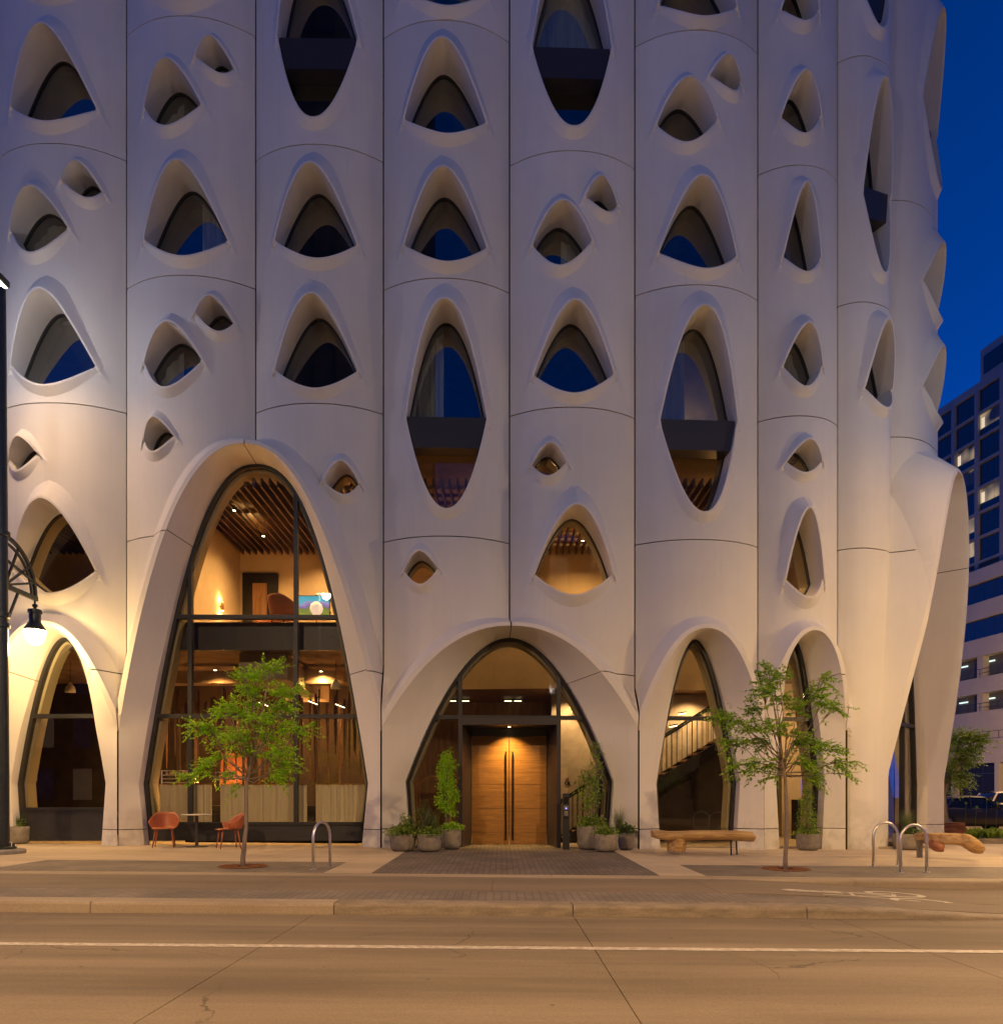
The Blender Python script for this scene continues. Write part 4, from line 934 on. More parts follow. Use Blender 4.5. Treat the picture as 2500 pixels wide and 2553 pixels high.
def street_tree(base, fork, label, pads, lm, dens=1.0, trunk_r=.055, group=None, leaflet=.05, flen=.26, cat='tree', bend=.03, mlimb=.012):
    """pads: (px, py, dY, radius) leaf masses placed off the photo at the trunk's depth"""
    Y = base.y; r = root('street_tree', base, label, cat, group); fk = W(fork[0], fork[1], Y)
    mid = (base + fk) / 2 + Vector((bend, 0, 0))
    top = max(pads, key=lambda q: -q[1]); tp = W(top[0], top[1], Y + top[2])
    MB().tube([base - Vector((0, 0, .1)), base + Vector((0, 0, .15)), mid, fk, fk.lerp(tp, .35), fk.lerp(tp, .7), tp], [trunk_r * 1.25, trunk_r, trunk_r * .85, trunk_r * .72, trunk_r * .45, trunk_r * .25, .006], 10).build('trunk', 'bark', r, True)
    Cs, Ds, Ls, Ws = [], [], [], []; lb = MB()
    for (px, py, dy, rad) in pads:
        rad = rad * .84; c = W(px, py, Y + dy); k = .05 + .5 * max(0, min(1, (c.z - fk.z) / max(.2, tp.z - fk.z))) * random.random(); st = fk.lerp(tp, k * .8)
        if c.z < fk.z: st = fk.lerp(base, .04)
        m1 = st.lerp(c, .4) + Vector((random.uniform(-.06, .06), random.uniform(-.06, .06), -.05 + random.uniform(-.03, .05))); m2 = st.lerp(c, .75) + Vector((random.uniform(-.05, .05), 0, .02))
        lb.tube([st, m1, m2, c], [mlimb, mlimb * .75, mlimb * .5, .004], 6)
        for _ in range(5):
            v = Vector(RNG.normal(size=3)).normalized() * rad * .8; v.z *= .5; lb.tube([m2.lerp(c, random.random()), c + v * .6, c + v], [.005, .004, .002], 4)
        a = fronds(np.array(c), rad, int(170 * dens * (rad / .3) ** 2), np.array((st.x, st.y, st.z)), leaflet, 6, flen); Cs.append(a[0]); Ds.append(a[1]); Ls.append(a[2]); Ws.append(a[3])
    lb.build('limbs', 'bark', r, True)
    leaves_mesh('crown', np.concatenate(Cs), np.concatenate(Ds), np.concatenate(Ls), np.concatenate(Ws), lm, r); return r
T1 = gpt(606, 2160)
P1 = [(675, 1668, 0, .22), (640, 1690, .2, .2), (612, 1692, -.1, .22), (630, 1728, .1, .26), (700, 1730, -.2, .26), (735, 1722, .1, .14), (690, 1768, .2, .26), (575, 1768, -.2, .2), (560, 1775, .1, .18), (610, 1790, 0, .22),
      (645, 1800, -.25, .26), (520, 1812, 0, .22), (490, 1812, .1, .14), (560, 1828, .25, .26), (600, 1845, -.2, .24), (660, 1845, .2, .26), (695, 1815, 0, .2), (744, 1822, -.1, .18), (765, 1815, 0, .1), (545, 1888, .1, .2), (535, 1905, -.1, .16), (625, 1880, 0, .2),
      (690, 1872, -.2, .24), (705, 1905, .1, .24), (680, 1925, .2, .18), (487, 1930, 0, .13), (470, 1932, .1, .08), (518, 1925, -.1, .16), (668, 1940, 0, .15), (590, 1955, .1, .10), (575, 1925, .3, .16), (630, 1760, .3, .2)]
street_tree(T1, (614, 1958), 'slender young tree with bright green leaves in front of the tallest arch', P1, 'leaf_bright', .36, .042, None, .07, .28)
T2 = gpt(1957, 2167)
P2 = [(1915, 1672, 0, .16), (1925, 1700, .2, .24), (1945, 1690, -.1, .18), (1905, 1728, -.2, .24), (1890, 1770, .1, .2), (1950, 1745, .2, .22), (2050, 1697, 0, .16), (2020, 1735, -.2, .26), (2045, 1755, .1, .2), (2078, 1765, 0, .16), (1985, 1775, -.1, .2),
      (1818, 1785, 0, .2), (1800, 1775, .1, .13), (1845, 1800, -.1, .2), (1880, 1815, .2, .22), (1920, 1810, -.2, .22), (1960, 1828, 0, .22), (1850, 1850, .1, .2), (1820, 1855, 0, .13), (1905, 1850, .2, .24), (1990, 1850, .2, .24), (2030, 1860, -.2, .22), (2075, 1868, 0, .16), (1840, 1905, 0, .16), (1880, 1900, -.2, .2), (1925, 1905, .1, .18), (1990, 1900, -.1, .22), (2035, 1915, .2, .18), (2085, 1900, 0, .15), (2110, 1898, .1, .10), (2100, 1930, 0, .10), (1930, 1938, 0, .10), (2015, 1935, .1, .16), (1870, 1925, .1, .10)]
street_tree(T2, (1957, 1945), 'slender young tree with open dark green crown between log bench and hoop racks', P2, 'leaf_open', .34, .04, None, .075, .28)
def grate(p, label, rx=.42, m=None):
    r = root('tree_grate', p + Vector((0, 0, .004)), label, 'tree grate', 'rusty tree grates'); 
    MB().lathe([(.14, .004), (.14, .012), (rx, .012), (rx, .004)], p, 36).build('grate_ring', 'rust', r)
    for k in range(16):
        a = k * math.pi / 8; d = Vector((math.cos(a), math.sin(a), 0)); MB().bar(p + d * .16 + Vector((0, 0, .017)), p + d * (rx - .03) + Vector((0, 0, .017)), .022, .008).build('grate_rib', 'rust', r)
mat('rust', (.30, .12, .04), .85, var=.5, scale=20)
grate(T1.copy(), 'round rusty iron tree grate around the bright green tree'); grate(T2.copy(), 'round rusty iron tree grate around the open-crowned tree')

# ------------------------------------------------------------------ planters
mat('planter', (.30, .265, .21), .9, var=.35, scale=9, bump=.2, bscale=80); mat('soil', (.04, .03, .022), 1.0)
def planter(px0, px1, ptop, pbot, label):
    Y = gpt((px0 + px1) / 2, pbot).y; R = (px1 - px0) / 2 / F * (Y + .25); c = gpt((px0 + px1) / 2, pbot); Yc = c.y + R * .86
    X = ((px0 + px1) / 2 - CX) / F * Yc; zb = float(gz(X, Yc)); H = ZC - (ptop - HY) / F * (Yc - R) - zb
    r = root('planter', (X, Yc, zb), label, 'planter', 'round concrete planters')
    b = min(.12, H * .35)
    prof = [(.3 * R, .001)] + [(R * .80 - b * .5 + b * .5 * math.sin(t) + R * .14 * math.sin(t), b * (1 - math.cos(t))) for t in np.linspace(0, math.pi / 2, 7)] + [(R * .97, H * .6), (R, H - .012), (R - .008, H), (R - .03, H), (R - .035, H - .02), (R - .04, H - .06)]
    MB().lathe(prof, (X, Yc, zb), 40).build('pot', 'planter', r, True, 50)
    MB().lathe([(R - .05, H - .061), (R - .045, H - .05), (.02, H - .045)], (X, Yc, zb), 24).build('soil', 'soil', r)
    return Vector((X, Yc, zb + H)), R
def plant(name, label, c, cat='plant', group='plants in the planters', **kw):
    return root(name, c - Vector((0, 0, .06)), label, cat, group)
def bush(c, rad, h, n, m, label, ll=.05, lw=.3, spread=1.0, name='leafy_plant', flowers=None):
    rad, h, ll = rad * 1.12, h * 1.3, ll * 1.12
    r = plant(name, label, c); c_ = np.array(c)
    sm_ = MB()
    for k in range(9):
        a = random.random() * 6.28; e = c + Vector((math.cos(a) * rad * .7, math.sin(a) * rad * .7, h * .7)); sm_.tube([c - Vector((0, 0, .05)), (c + e) / 2 + Vector((0, 0, h * .15)), e], [.006, .004, .002], 4)
    sm_.build('stems', 'bark', r)
    v = RNG.normal(size=(n, 3)); v /= np.linalg.norm(v, axis=1, keepdims=True); v[:, 2] = np.abs(v[:, 2]) * 1.0 - .12; q = RNG.random(n)[:, None] ** .35
    lump = 1 + .25 * np.sin(v[:, :1] * 7 + c_[0] * 9) * np.cos(v[:, 1:2] * 6 + c_[1])
    C = c_ + v * q * lump * np.array([rad, rad, h]); D = v + RNG.normal(size=(n, 3)) * .6
    leaves_mesh('foliage', C, D, ll * (.6 + .7 * RNG.random(n)), ll * lw * (.7 + .6 * RNG.random(n)), m, r)
    if flowers:
        k = flowers; v = RNG.normal(size=(k, 3)); v /= np.linalg.norm(v, axis=1, keepdims=True); v[:, 2] = np.abs(v[:, 2]); C = c_ + v * np.array([rad, rad, h]) * 1.02
        leaves_mesh('flowers', np.repeat(C, 4, 0), RNG.normal(size=(k * 4, 3)) + np.array([0, -.6, .6]), np.full(k * 4, .035), np.full(k * 4, .016), 'petal', r)
    return r
def grassy(c, rad, h, n, m, label, name='grass_plant', lean=.35):
    r = plant(name, label, c); V = []; Fc = []
    for _ in range(n):
        a = random.random() * 6.28; d = Vector((math.cos(a), math.sin(a), 0)); b = c + d * rad * .35 * random.random() - Vector((0, 0, .04)); L = h * (.55 + .5 * random.random()); ln = lean * (.3 + random.random())
        s = Vector((-d.y, d.x, 0)) * .0035; k = len(V)
        for t in (0, .4, .75, 1): p = b + Vector((0, 0, L * (t - .18 * ln * t * t))) + d * L * ln * t * t; wd = (1 - t * .92); V += [p - s * wd, p + s * wd]
        Fc += [(k, k + 1, k + 3, k + 2), (k + 2, k + 3, k + 5, k + 4), (k + 4, k + 5, k + 7, k + 6)]
    MB().add(V, Fc).build('blades', m, r); return r
def column_shrub(c, pxy, h, rad, n, m, label, stemh=.35, ll=.05, name='slender_shrub'):
    r = plant(name, label, c); c_ = np.array(c)
    for k in range(3):
        a = k * 2.1; o = Vector((math.cos(a), math.sin(a), 0)) * .05; MB().tube([c + o * .6 - Vector((0, 0, .06)), c + o + Vector((0, 0, h * .5)), c + o * .5 + Vector((.02, 0, h * .96))], [.011, .008, .003], 6).build('stem', 'bark', r, True)
    nt_ = int(14 + (h - stemh) * 16); tz = stemh + (h - stemh) * (np.arange(nt_) + RNG.random(nt_)) / nt_; ta = RNG.random(nt_) * 6.283
    tr_ = rad * (.45 + .6 * RNG.random(nt_)) * (1 - .75 * ((tz - stemh) / (h - stemh)) ** 3); tc_ = np.stack([tr_ * np.cos(ta), tr_ * np.sin(ta), tz], 1)
    for q in range(0, nt_, 2): MB().tube([c + Vector((0, 0, tz[q] * .85)), c + Vector(tc_[q])], [.004, .002], 4).build('twig', 'bark', r)
    k_ = RNG.integers(0, nt_, n); off_ = RNG.normal(size=(n, 3)) * np.array([.42, .42, .5]) * rad * .62
    C = np.array(c) + tc_[k_] + off_; D = off_ / (np.linalg.norm(off_, axis=1, keepdims=True) + 1e-6) + RNG.normal(size=(n, 3)) * .6 - np.array([0, 0, .3])
    leaves_mesh('foliage', C, D, ll * (.6 + .7 * RNG.random(n)), ll * .3 * (.7 + .6 * RNG.random(n)), m, r); return r
c0, R0 = planter(16, 74, 2061, 2105, 'concrete planter of upright rosemary-like herbs beside the lamp post')
grassy(c0, R0, .36, 260, 'grass_blade', 'spiky green herb in the planter beside the lamp post', lean=.5); bush(c0, R0 * .75, .16, 420, 'leaf_mid', 'low green herb filling the planter beside the lamp post', .04)
c1, R1 = planter(971, 1037, 2080, 2123.5, 'concrete planter under leafy herbs, against the arch leg left of the door')
bush(c1 + Vector((-.05, -.03, 0)), R1 * 1.0, .16, 900, 'leaf_mid', 'round-leaved herb spilling over the planter against the left arch leg', .045, .42)
bush(c1 + Vector((.06, .08, .05)), R1 * .55, .34, 700, 'leaf_mid', 'bushy bright herb rising at the back of the planter against the left arch leg', .04, .4)
c2, R2 = planter(1039, 1101, 2080, 2124.5, 'low concrete planter with ivy hanging over its rim, left of the door')
bush(c2 + Vector((0, -.04, -.01)), R2 * 1.02, .13, 900, 'leaf_mid', 'trailing ivy spilling from the low planter left of the door', .04, .42); bush(c2 + Vector((-.12, .12, .08)), R2 * .8, .52, 1500, 'leaf_dark', 'feathery grey-green shrub behind the ivy planter left of the door', .05, .12)
grassy(c2 + Vector((.1, .12, 0)), R2, .62, 160, 'grass_blade', 'thin ornamental grass behind the ivy planter left of the door')
c3, R3 = planter(1101, 1151, 2067, 2118, 'tall concrete planter with yellow-green pansies, next to the door portal')
bush(c3, R3 * 1.08, .12, 800, 'leaf_bright', 'pansies with pale flowers filling the planter next to the door portal', .04, .45, flowers=9)
column_shrub(c3 + Vector((-.10, .06, 0)), None, 1.72, .20, 3600, 'leaf_bright', 'tall slender leafy shrub with bare stems, left of the wooden doors', .42, .05)
c4, R4 = planter(1437, 1511, 2060, 2119, 'largest concrete planter with a young tree, right of the intercom post')
bush(c4 + Vector((0, -.02, 0)), R4 * .95, .22, 1300, 'leaf_mid', 'dense green plant with small violet flowers, right of the intercom post', .045, .4, flowers=12)
column_shrub(c4 + Vector((-.06, .04, 0)), None, 1.30, .25, 900, 'leaf_mid', 'open young shrub with sparse round leaves beside the intercom post', .45, .065, 'young_shrub')
column_shrub(c4 + Vector((.12, .1, 0)), None, 2.0, .14, 500, 'leaf_mid', 'thin tall twiggy shrub against the lit lobby wall, right of the doors', .9, .055, 'twiggy_shrub')
c5, R5 = planter(1480, 1541, 2081, 2125, 'low concrete planter in front of the two others right of the doors')
bush(c5, R5 * .9, .15, 700, 'leaf_mid', 'low green herb in the front planter right of the doors', .045, .4)
c6, R6 = planter(1540, 1581, 2077, 2120, 'small concrete planter against the arch leg right of the doors')
bush(c6, R6 * 1.0, .17, 600, 'leaf_dark', 'dark green herb in the small planter against the right arch leg', .05, .4); grassy(c6 + Vector((-.16, .05, 0)), R6, .72, 260, 'grass_blade', 'tall feathery grass between the planters right of the doors')
c7, R7 = planter(1984, 2043, 2080, 2121, 'concrete planter standing in the narrow arch behind the open-crowned tree')
column_shrub(c7 + Vector((0, .04, 0)), None, 1.1, .17, 1500, 'leaf_mid', 'upright leafy shrub in the planter inside the narrow arch', .08, .05); bush(c7, R7, .12, 500, 'leaf_mid', 'low trailing green around the shrub inside the narrow arch', .045, .4)
c8, R8 = planter(2227, 2292, 2080, 2120, 'concrete planter of tall grass beside the corner log bench')
grassy(c8, R8, .66, 420, 'grass_blade', 'arching ornamental grass in the corner planter'); bush(c8 + Vector((.08, -.04, 0)), R8 * .85, .12, 500, 'leaf_dark', 'low dark green plant under the corner grass', .045, .4)

# ------------------------------------------------------------------ intercom post
mat('anthracite', (.028, .03, .034), .45, metal=.3); mat('steel_plate', (.3, .29, .28), .35, metal=.9); emit('led_blue', (.1, .2, 1.0), 4.0); mat('screen_black', (.008, .008, .01), .15)
ip = gpt(1411, 2118); ir = root('intercom_post', ip, 'slim dark intercom post with card reader right of the wooden doors', 'intercom'); x, y, z = ip
MB().box(x - .075, x + .075, y, y + .11, z - .01, z + 1.30, .006).build('post', 'anthracite', ir)
MB().box(x - .05, x + .05, y - .006, y - .0005, z + 1.06, z + 1.22, .002).build('camera_plate', 'screen_black', ir); MB().box(x - .055, x + .055, y - .006, y - .0005, z + .92, z + 1.02, .002).build('button_plate', 'steel_plate', ir)
MB().lathe([(.012, 0), (.012, .004)], (0, 0, 0), 14).build('call_button', 'led_blue', ir).matrix_parent_inverse = Matrix.Translation(-ip) @ Matrix.Translation((x, y - .007, z + .955)) @ Matrix.Rotation(math.pi / 2, 4, 'X')
MB().box(x - .045, x + .045, y - .006, y - .0005, z + .78, z + .89, .002).build('card_reader', 'steel_plate', ir); MB().box(x - .04, x + .04, y - .006, y - .0005, z + .71, z + .76, .002).build('keypad', 'screen_black', ir)

# ------------------------------------------------------------------ log benches
def wood(name, c1, c2, sc=(3, 3, 3), scale=4.0, rough=.55, c3=None):
    m, nt, p = new_mat(name); p.inputs['Roughness'].default_value = rough; g = N(nt, 'ShaderNodeNewGeometry'); mp = N(nt, 'ShaderNodeMapping'); mp.inputs['Scale'].default_value = sc
    n = N(nt, 'ShaderNodeTexNoise'); n.inputs['Scale'].default_value = scale; n.inputs['Detail'].default_value = 9; n.inputs['Roughness'].default_value = .65; n.inputs['Distortion'].default_value = .6
    r = N(nt, 'ShaderNodeValToRGB'); r.color_ramp.elements[0].position = .3; r.color_ramp.elements[1].position = .7; r.color_ramp.elements[0].color = (*c2, 1); r.color_ramp.elements[1].color = (*c1, 1)
    if c3: e = r.color_ramp.elements.new(.5); e.color = (*c3, 1)
    nt.links.new(g.outputs['Position'], mp.inputs[0]); nt.links.new(mp.outputs[0], n.inputs[0]); nt.links.new(n.outputs[0], r.inputs[0]); nt.links.new(r.outputs[0], p.inputs['Base Color'])
    b = N(nt, 'ShaderNodeBump'); b.inputs['Strength'].default_value = .3; b.inputs['Distance'].default_value = .01; nt.links.new(n.outputs[0], b.inputs['Height']); nt.links.new(b.outputs[0], p.inputs['Normal'])
wood('log_wood', (.62, .43, .19), (.22, .11, .035), (.8, 5, 9), 2.4, .6, (.5, .31, .115)); wood('log_end', (.40, .17, .08), (.22, .08, .04), (10, 10, 10), 2.2, .7)
def log_body(stations, name, m, parent, n=26, lump=.05, sub=6):
    """stations: (centre, half depth, half height); closed lofted body with knots and flats"""
    C0 = np.array([list(c) + [a, b] for c, a, b in stations]); k0 = np.arange(len(C0)); kk = np.linspace(0, len(C0) - 1, (len(C0) - 1) * sub + 1)
    def smooth(col):
        g_ = np.gradient(col); i0 = np.minimum(kk.astype(int), len(C0) - 2); t = kk - i0
        return (2*t**3-3*t**2+1)*col[i0] + (t**3-2*t**2+t)*g_[i0] + (-2*t**3+3*t**2)*col[i0+1] + (t**3-t**2)*g_[i0+1]
    S_ = np.stack([smooth(C0[:, q]) for q in range(5)], 1); ph = RNG.random(6) * 6; P = []
    for i, (cx_, cy_, cz_, a, b) in enumerate(S_):
        x = i * .16; row = []
        for t in np.linspace(0, 2 * math.pi, n, endpoint=False):
            f = 1 + lump * (math.sin(2 * t + x + ph[0]) + .7 * math.sin(3 * t - 1.7 * x + ph[1]) + .5 * math.sin(5 * t + 2.3 * x + ph[2]) + .35 * math.sin(9 * t + .6 * x + ph[3]) * math.sin(x * 3 + ph[4]))
            row.append((cx_ + .015 * math.sin(4 * t + ph[5]), cy_ + a * f * math.copysign(abs(math.cos(t)) ** .85, math.cos(t)), cz_ + b * f * math.copysign(abs(math.sin(t)) ** .8, math.sin(t))))
        P.append(row)
    k = len(P); vs = [q for r_ in P for q in r_]; fs = [(i * n + j, i * n + (j + 1) % n, (i + 1) * n + (j + 1) % n, (i + 1) * n + j) for i in range(k - 1) for j in range(n)]
    fs += [tuple(range(n)), tuple((k - 1) * n + j for j in range(n))[::-1]]; return MB().add(vs, [f[::-1] for f in fs]).build(name, m, parent, True, 60)
BY = 16.55
lb = root('log_bench', W(1750, 2122, BY), 'long smooth log bench with a flared root foot in front of the stair arch', 'bench'); q = lambda px, py, dy=0: W(px, py, BY + dy)
log_body([(q(1626, 2079), .13, .075), (q(1640, 2081), .17, .10), (q(1665, 2084), .19, .115), (q(1700, 2084), .20, .115), (q(1740, 2083), .20, .105), (q(1790, 2082), .20, .10), (q(1840, 2084), .19, .105), (q(1870, 2086), .18, .105), (q(1877, 2087), .15, .09)], 'seat_log', 'log_wood', lb)
P = []
for (x, y, a, b) in ((1690, 2090, .19, .22), (1690, 2100, .19, .19), (1688, 2110, .18, .19), (1687, 2118, .17, .19), (1687, 2123, .15, .17)):
    c = q(x, y); P.append([(c.x + b * math.cos(t) * (1 + .12 * math.sin(3 * t)) + .02 * math.sin(2 * t), c.y + a * math.sin(t), c.z) for t in np.linspace(0, 2 * math.pi, 16, endpoint=False)])
vs = [v for r_ in P for v in r_]; fs = [(i * 16 + j, i * 16 + (j + 1) % 16, (i + 1) * 16 + (j + 1) % 16, (i + 1) * 16 + j) for i in range(4) for j in range(16)] + [tuple(range(16))[::-1], tuple(range(64, 80))]
MB().add(vs, [f[::-1] for f in fs]).build('root_foot', 'log_wood', lb, True, 60)
for px in (1821, 1835):
    a = q(px, 2094, .1 if px > 1830 else -.1); MB().tube([a, Vector((a.x + .01, a.y, float(gz(a.x, a.y))))], .018, 8).build('metal_leg', 'anthracite', lb, True)
BY = 15.6
lb = root('log_bench', W(2390, 2126, BY), 'log bench with a curved hoof-like end beside the corner grass planter', 'bench'); q = lambda px, py, dy=0: W(px, py, BY + dy)
log_body([(q(2288, 2088, .9), .16, .10), (q(2310, 2090, .6), .19, .12), (q(2345, 2091, .35), .20, .125), (q(2380, 2092, .15), .20, .12), (q(2405, 2096), .20, .135), (q(2425, 2106, -.05), .19, .15), (q(2438, 2113, -.05), .17, .12), (q(2443, 2116, -.05), .14, .08)], 'seat_log', 'log_wood', lb)
log_body([(q(2320, 2104, .35), .10, .09), (q(2332, 2110, .3), .13, .10), (q(2345, 2113, .3), .12, .09)], 'log_foot', 'log_end', lb)
MB().box(*[q(2290, 2105, .7).x - .03, q(2290, 2105, .7).x + .05], q(0, 0, .7).y - .05, q(0, 0, .7).y + .05, float(gz(8.6, 16)) - .01, q(2290, 2094, .7).z).build('metal_leg', 'steel_plate', lb)
BY = 21.5
lb = root('log_bench', W(2370, 2078, BY), 'reddish sawn log lying behind the hotel corner', 'bench'); q = lambda px, py, dy=0: W(px, py, BY + dy)
log_body([(q(2335, 2064, 1.0), .22, .16), (q(2360, 2064, .5), .22, .16), (q(2385, 2064.5), .22, .16), (q(2397, 2065, -.2), .20, .15)], 'seat_log', 'log_end', lb)
for px in (2345, 2385): a = q(px, 2068, .2); MB().tube([a, Vector((a.x, a.y, -.16))], .09, 10).build('log_foot', 'log_end', lb, True)
# ------------------------------------------------------------------ entrance doors and portal
wood('door_wood', (.34, .175, .045), (.18, .085, .022), (.8, 3, 9), 2.4, .42, (.26, .125, .032)); wood('slat_wood', (.10, .055, .028), (.06, .032, .016), (6, .6, 6), 2, .6); wood('timber', (.30, .15, .06), (.10, .05, .022), (7, 7, .8), 1.6, .6, (.2, .10, .04))
mat('plaster', (.58, .48, .34), .85, var=.1, scale=3); mat('raw_concrete', (.40, .33, .25), .85, var=.35, scale=2.5); mat('brown_ceiling', (.42, .29, .18), .9, var=.5, scale=1.4); mat('cloth_pale', (.68, .62, .48), .9); mat('brass', (.62, .36, .14), .28, metal=1.0); mat('black_metal', (.012, .011, .011), .45, metal=.5)
CX3 = float(SEAM[5][0]); YG = float(pos(np.array([S0[5]]), GLASS, 0.)[0][1]); zf = float(gz(CX3, 18.5)) - .003
por = root('entrance_doors', (CX3, YG, zf), 'pair of tall horizontal-grain wooden doors in a deep dark metal portal', 'door')
yf, yd = YG - .16, YG + .86; xo, xi, xd = 1.225, 1.13, .955; zt, zt2, zd = 3.02, 2.86, 2.70 + zf + .05
for s in (-1, 1):
    pl = [(CX3 + s * xo, yf), (CX3 + s * xi, yf), (CX3 + s * xd, yd), (CX3 + s * xd, yd + .12), (CX3 + s * xo, yd + .12)]
    n = 5; fs = [tuple(range(n)), tuple(range(2 * n - 1, n - 1, -1))] + [(i, n + i, n + (i + 1) % n, (i + 1) % n) for i in range(n)]
    MB().add([(x, y, zf) for x, y in pl] + [(x, y, zt2) for x, y in pl], fs).build('portal_jamb', 'spandrel', por)
MB().box(CX3 - xo, CX3 + xo, yf, yd + .12, zt2 + .002, zt).build('portal_header', 'spandrel', por)
MB().box(CX3 - xd, CX3 + xd, yd - .02, yd + .10, zd, zt2).build('door_head', 'spandrel', por)
for s in (-1, 1):
    x0, x1 = sorted((CX3 + s * .006, CX3 + s * (xd - .012)))
    lf = MB().box(x0, x1, yd + .02, yd + .06, zf + .012, zd - .006).build('door_leaf', 'black_metal', por)
    nb = 9; zz = np.linspace(zf + .014, zd - .008, nb + 1)
    for k in range(nb): MB().box(x0 + .002, x1 - .002, yd + .012 - .004 * (k % 2), yd + .02, zz[k] + .0015, zz[k + 1] - .0015).build('plank', 'door_wood', lf)
    hx = CX3 + s * .085; MB().tube([(hx, yd - .06, zf + .12), (hx, yd - .06, zf + 2.35)], .021, 12).build('door_handle', 'black_metal', lf, True, 40)
    for zh in (.35, 2.1): MB().tube([(hx, yd - .06, zf + zh), (hx, yd + .012, zf + zh)], .012, 8).build('handle_stud', 'black_metal', lf, True)
emit('downlight', (1, .72, .38), 14.0); emit('tube_glow', (1, .75, .42), 4.0)
MB().lathe([(.03, -.004), (.03, 0)], (CX3, yd - .42, zt2 + .001), 16).build('soffit_lamp', 'downlight', por)
light('SPOT', (CX3, yd - .42, zt2 - .01), 210, (1, .58, .16), None, .03, 112, 1.0, (math.radians(12), 0, 0), 'soffit_light')

# ------------------------------------------------------------------ rooms behind the arches
def part(name, m, *b): return MB().box(*b).build(name, m, hotel)
part('ground_floor_slab', 'raw_concrete', -15.4, 9.6, 18.75, 25.0, -.5, -.085)
part('mezzanine_slab', 'brown_ceiling', -15.4, -2.75, 18.85, 25.0, 4.77, 5.38); part('mezzanine_slab', 'brown_ceiling', -2.74, 10.2, 21.6, 25.0, 4.6, 5.38)
part('slab_edge', 'spandrel', -15.4, -2.75, 18.70, 18.84, 4.72, 5.40)
part('lounge_wall', 'plaster', -8.2, 9.5, 24.0, 24.1, 5.39, 9.44); part('lounge_wall', 'plaster', -8.35, -8.21, 18.9, 24.1, 5.39, 9.44); part('lounge_wall', 'raw_concrete', -3.0, -2.85, 18.9, 23.9, -.08, 4.6)
mat('dark_wall', (.045, .03, .02), .8, var=.5, scale=3); mat('dim_timber', (.10, .055, .03), .7, var=.5, scale=6); part('ground_wall', 'dark_wall', -15.4, -2.86, 24.6, 24.7, -.08, 4.76); part('duct', 'raw_concrete', -6.6, -5.4, 19.3, 24.0, 4.1, 4.75); part('duct', 'brown_ceiling', -10.4, -2.9, 21.0, 21.5, 4.25, 4.6)
part('lounge_wall', 'plaster', -15.3, -8.36, 24.0, 24.1, 5.39, 9.44)
for k in range(116):
    x = -15.1 + k * .2; MB().box(x, x + .05, 18.75 + max(0, (x - 6) * .35), 23.98, 8.72, 8.94).build('ceiling_slat', 'slat_wood', hotel)
for k in range(9): MB().box(-15.1, 8.3, 19.4 + k * .52, 19.46 + k * .52, 8.95, 9.03).build('ceiling_batten', 'timber', hotel)
# door, screen and sconce of the lounge
def px_at(px, py, Y): return W(px, py, Y)
d0, d1 = W(607, 1431, 23.99), W(694, 1540, 23.99)
ld = root('lounge_door', (( d0.x + d1.x) / 2, 23.95, 5.39), 'dark framed wooden inner door of the upper lounge, seen through the tallest arch', 'door')
MB().box(d0.x, d1.x, 23.9, 23.99, 5.39, d0.z).build('door_surround', 'black_metal', ld); MB().box(d0.x + .33, d1.x - .33, 23.87, 23.899, 5.39, d0.z - .32).build('door_leaf', 'timber', ld)
def screen_mat():
    m, nt, p = new_mat('screen'); g = N(nt, 'ShaderNodeNewGeometry'); sp = N(nt, 'ShaderNodeSeparateXYZ'); nt.links.new(g.outputs['Position'], sp.inputs[0])
    n = N(nt, 'ShaderNodeTexNoise'); n.inputs['Scale'].default_value = 4; n.inputs['Detail'].default_value = 6; nt.links.new(g.outputs['Position'], n.inputs[0])
    ad = N(nt, 'ShaderNodeMath', operation='MULTIPLY_ADD'); ad.inputs[1].default_value = .45; nt.links.new(n.outputs[0], ad.inputs[0]); nt.links.new(sp.outputs[2], ad.inputs[2])
    mr = N(nt, 'ShaderNodeMapRange'); mr.inputs[1].default_value = 7.0; mr.inputs[2].default_value = 7.7; nt.links.new(ad.outputs[0], mr.inputs[0])
    r = N(nt, 'ShaderNodeValToRGB'); e = r.color_ramp.elements; e[0].color = (.25, .3, .03, 1); e[1].color = (.02, .35, .5, 1)
    for pos_, c in ((.35, (.15, .2, .05)), (.42, (.22, .12, .4)), (.6, (.35, .3, .6)), (.66, (.05, .45, .6))): q = e.new(pos_); q.color = (*c, 1)
    nt.links.new(mr.outputs[0], r.inputs[0]); nt.links.new(r.outputs[0], p.inputs['Emission Color']); p.inputs['Emission Strength'].default_value = .55; p.inputs['Base Color'].default_value = (0, 0, 0, 1)
screen_mat()
a, b = W(736, 1484, 23.9), W(822, 1538, 23.9); tv = root('wall_screen', ((a.x + b.x) / 2, 23.95, b.z), 'wall screen showing a bright mountain landscape in the upper lounge', 'screen')
MB().box(a.x, b.x, 23.93, 23.985, b.z, a.z).build('casing', 'black_metal', tv); MB().box(a.x + .02, b.x - .02, 23.925, 23.929, b.z + .02, a.z - .02).build('display', 'screen', tv)
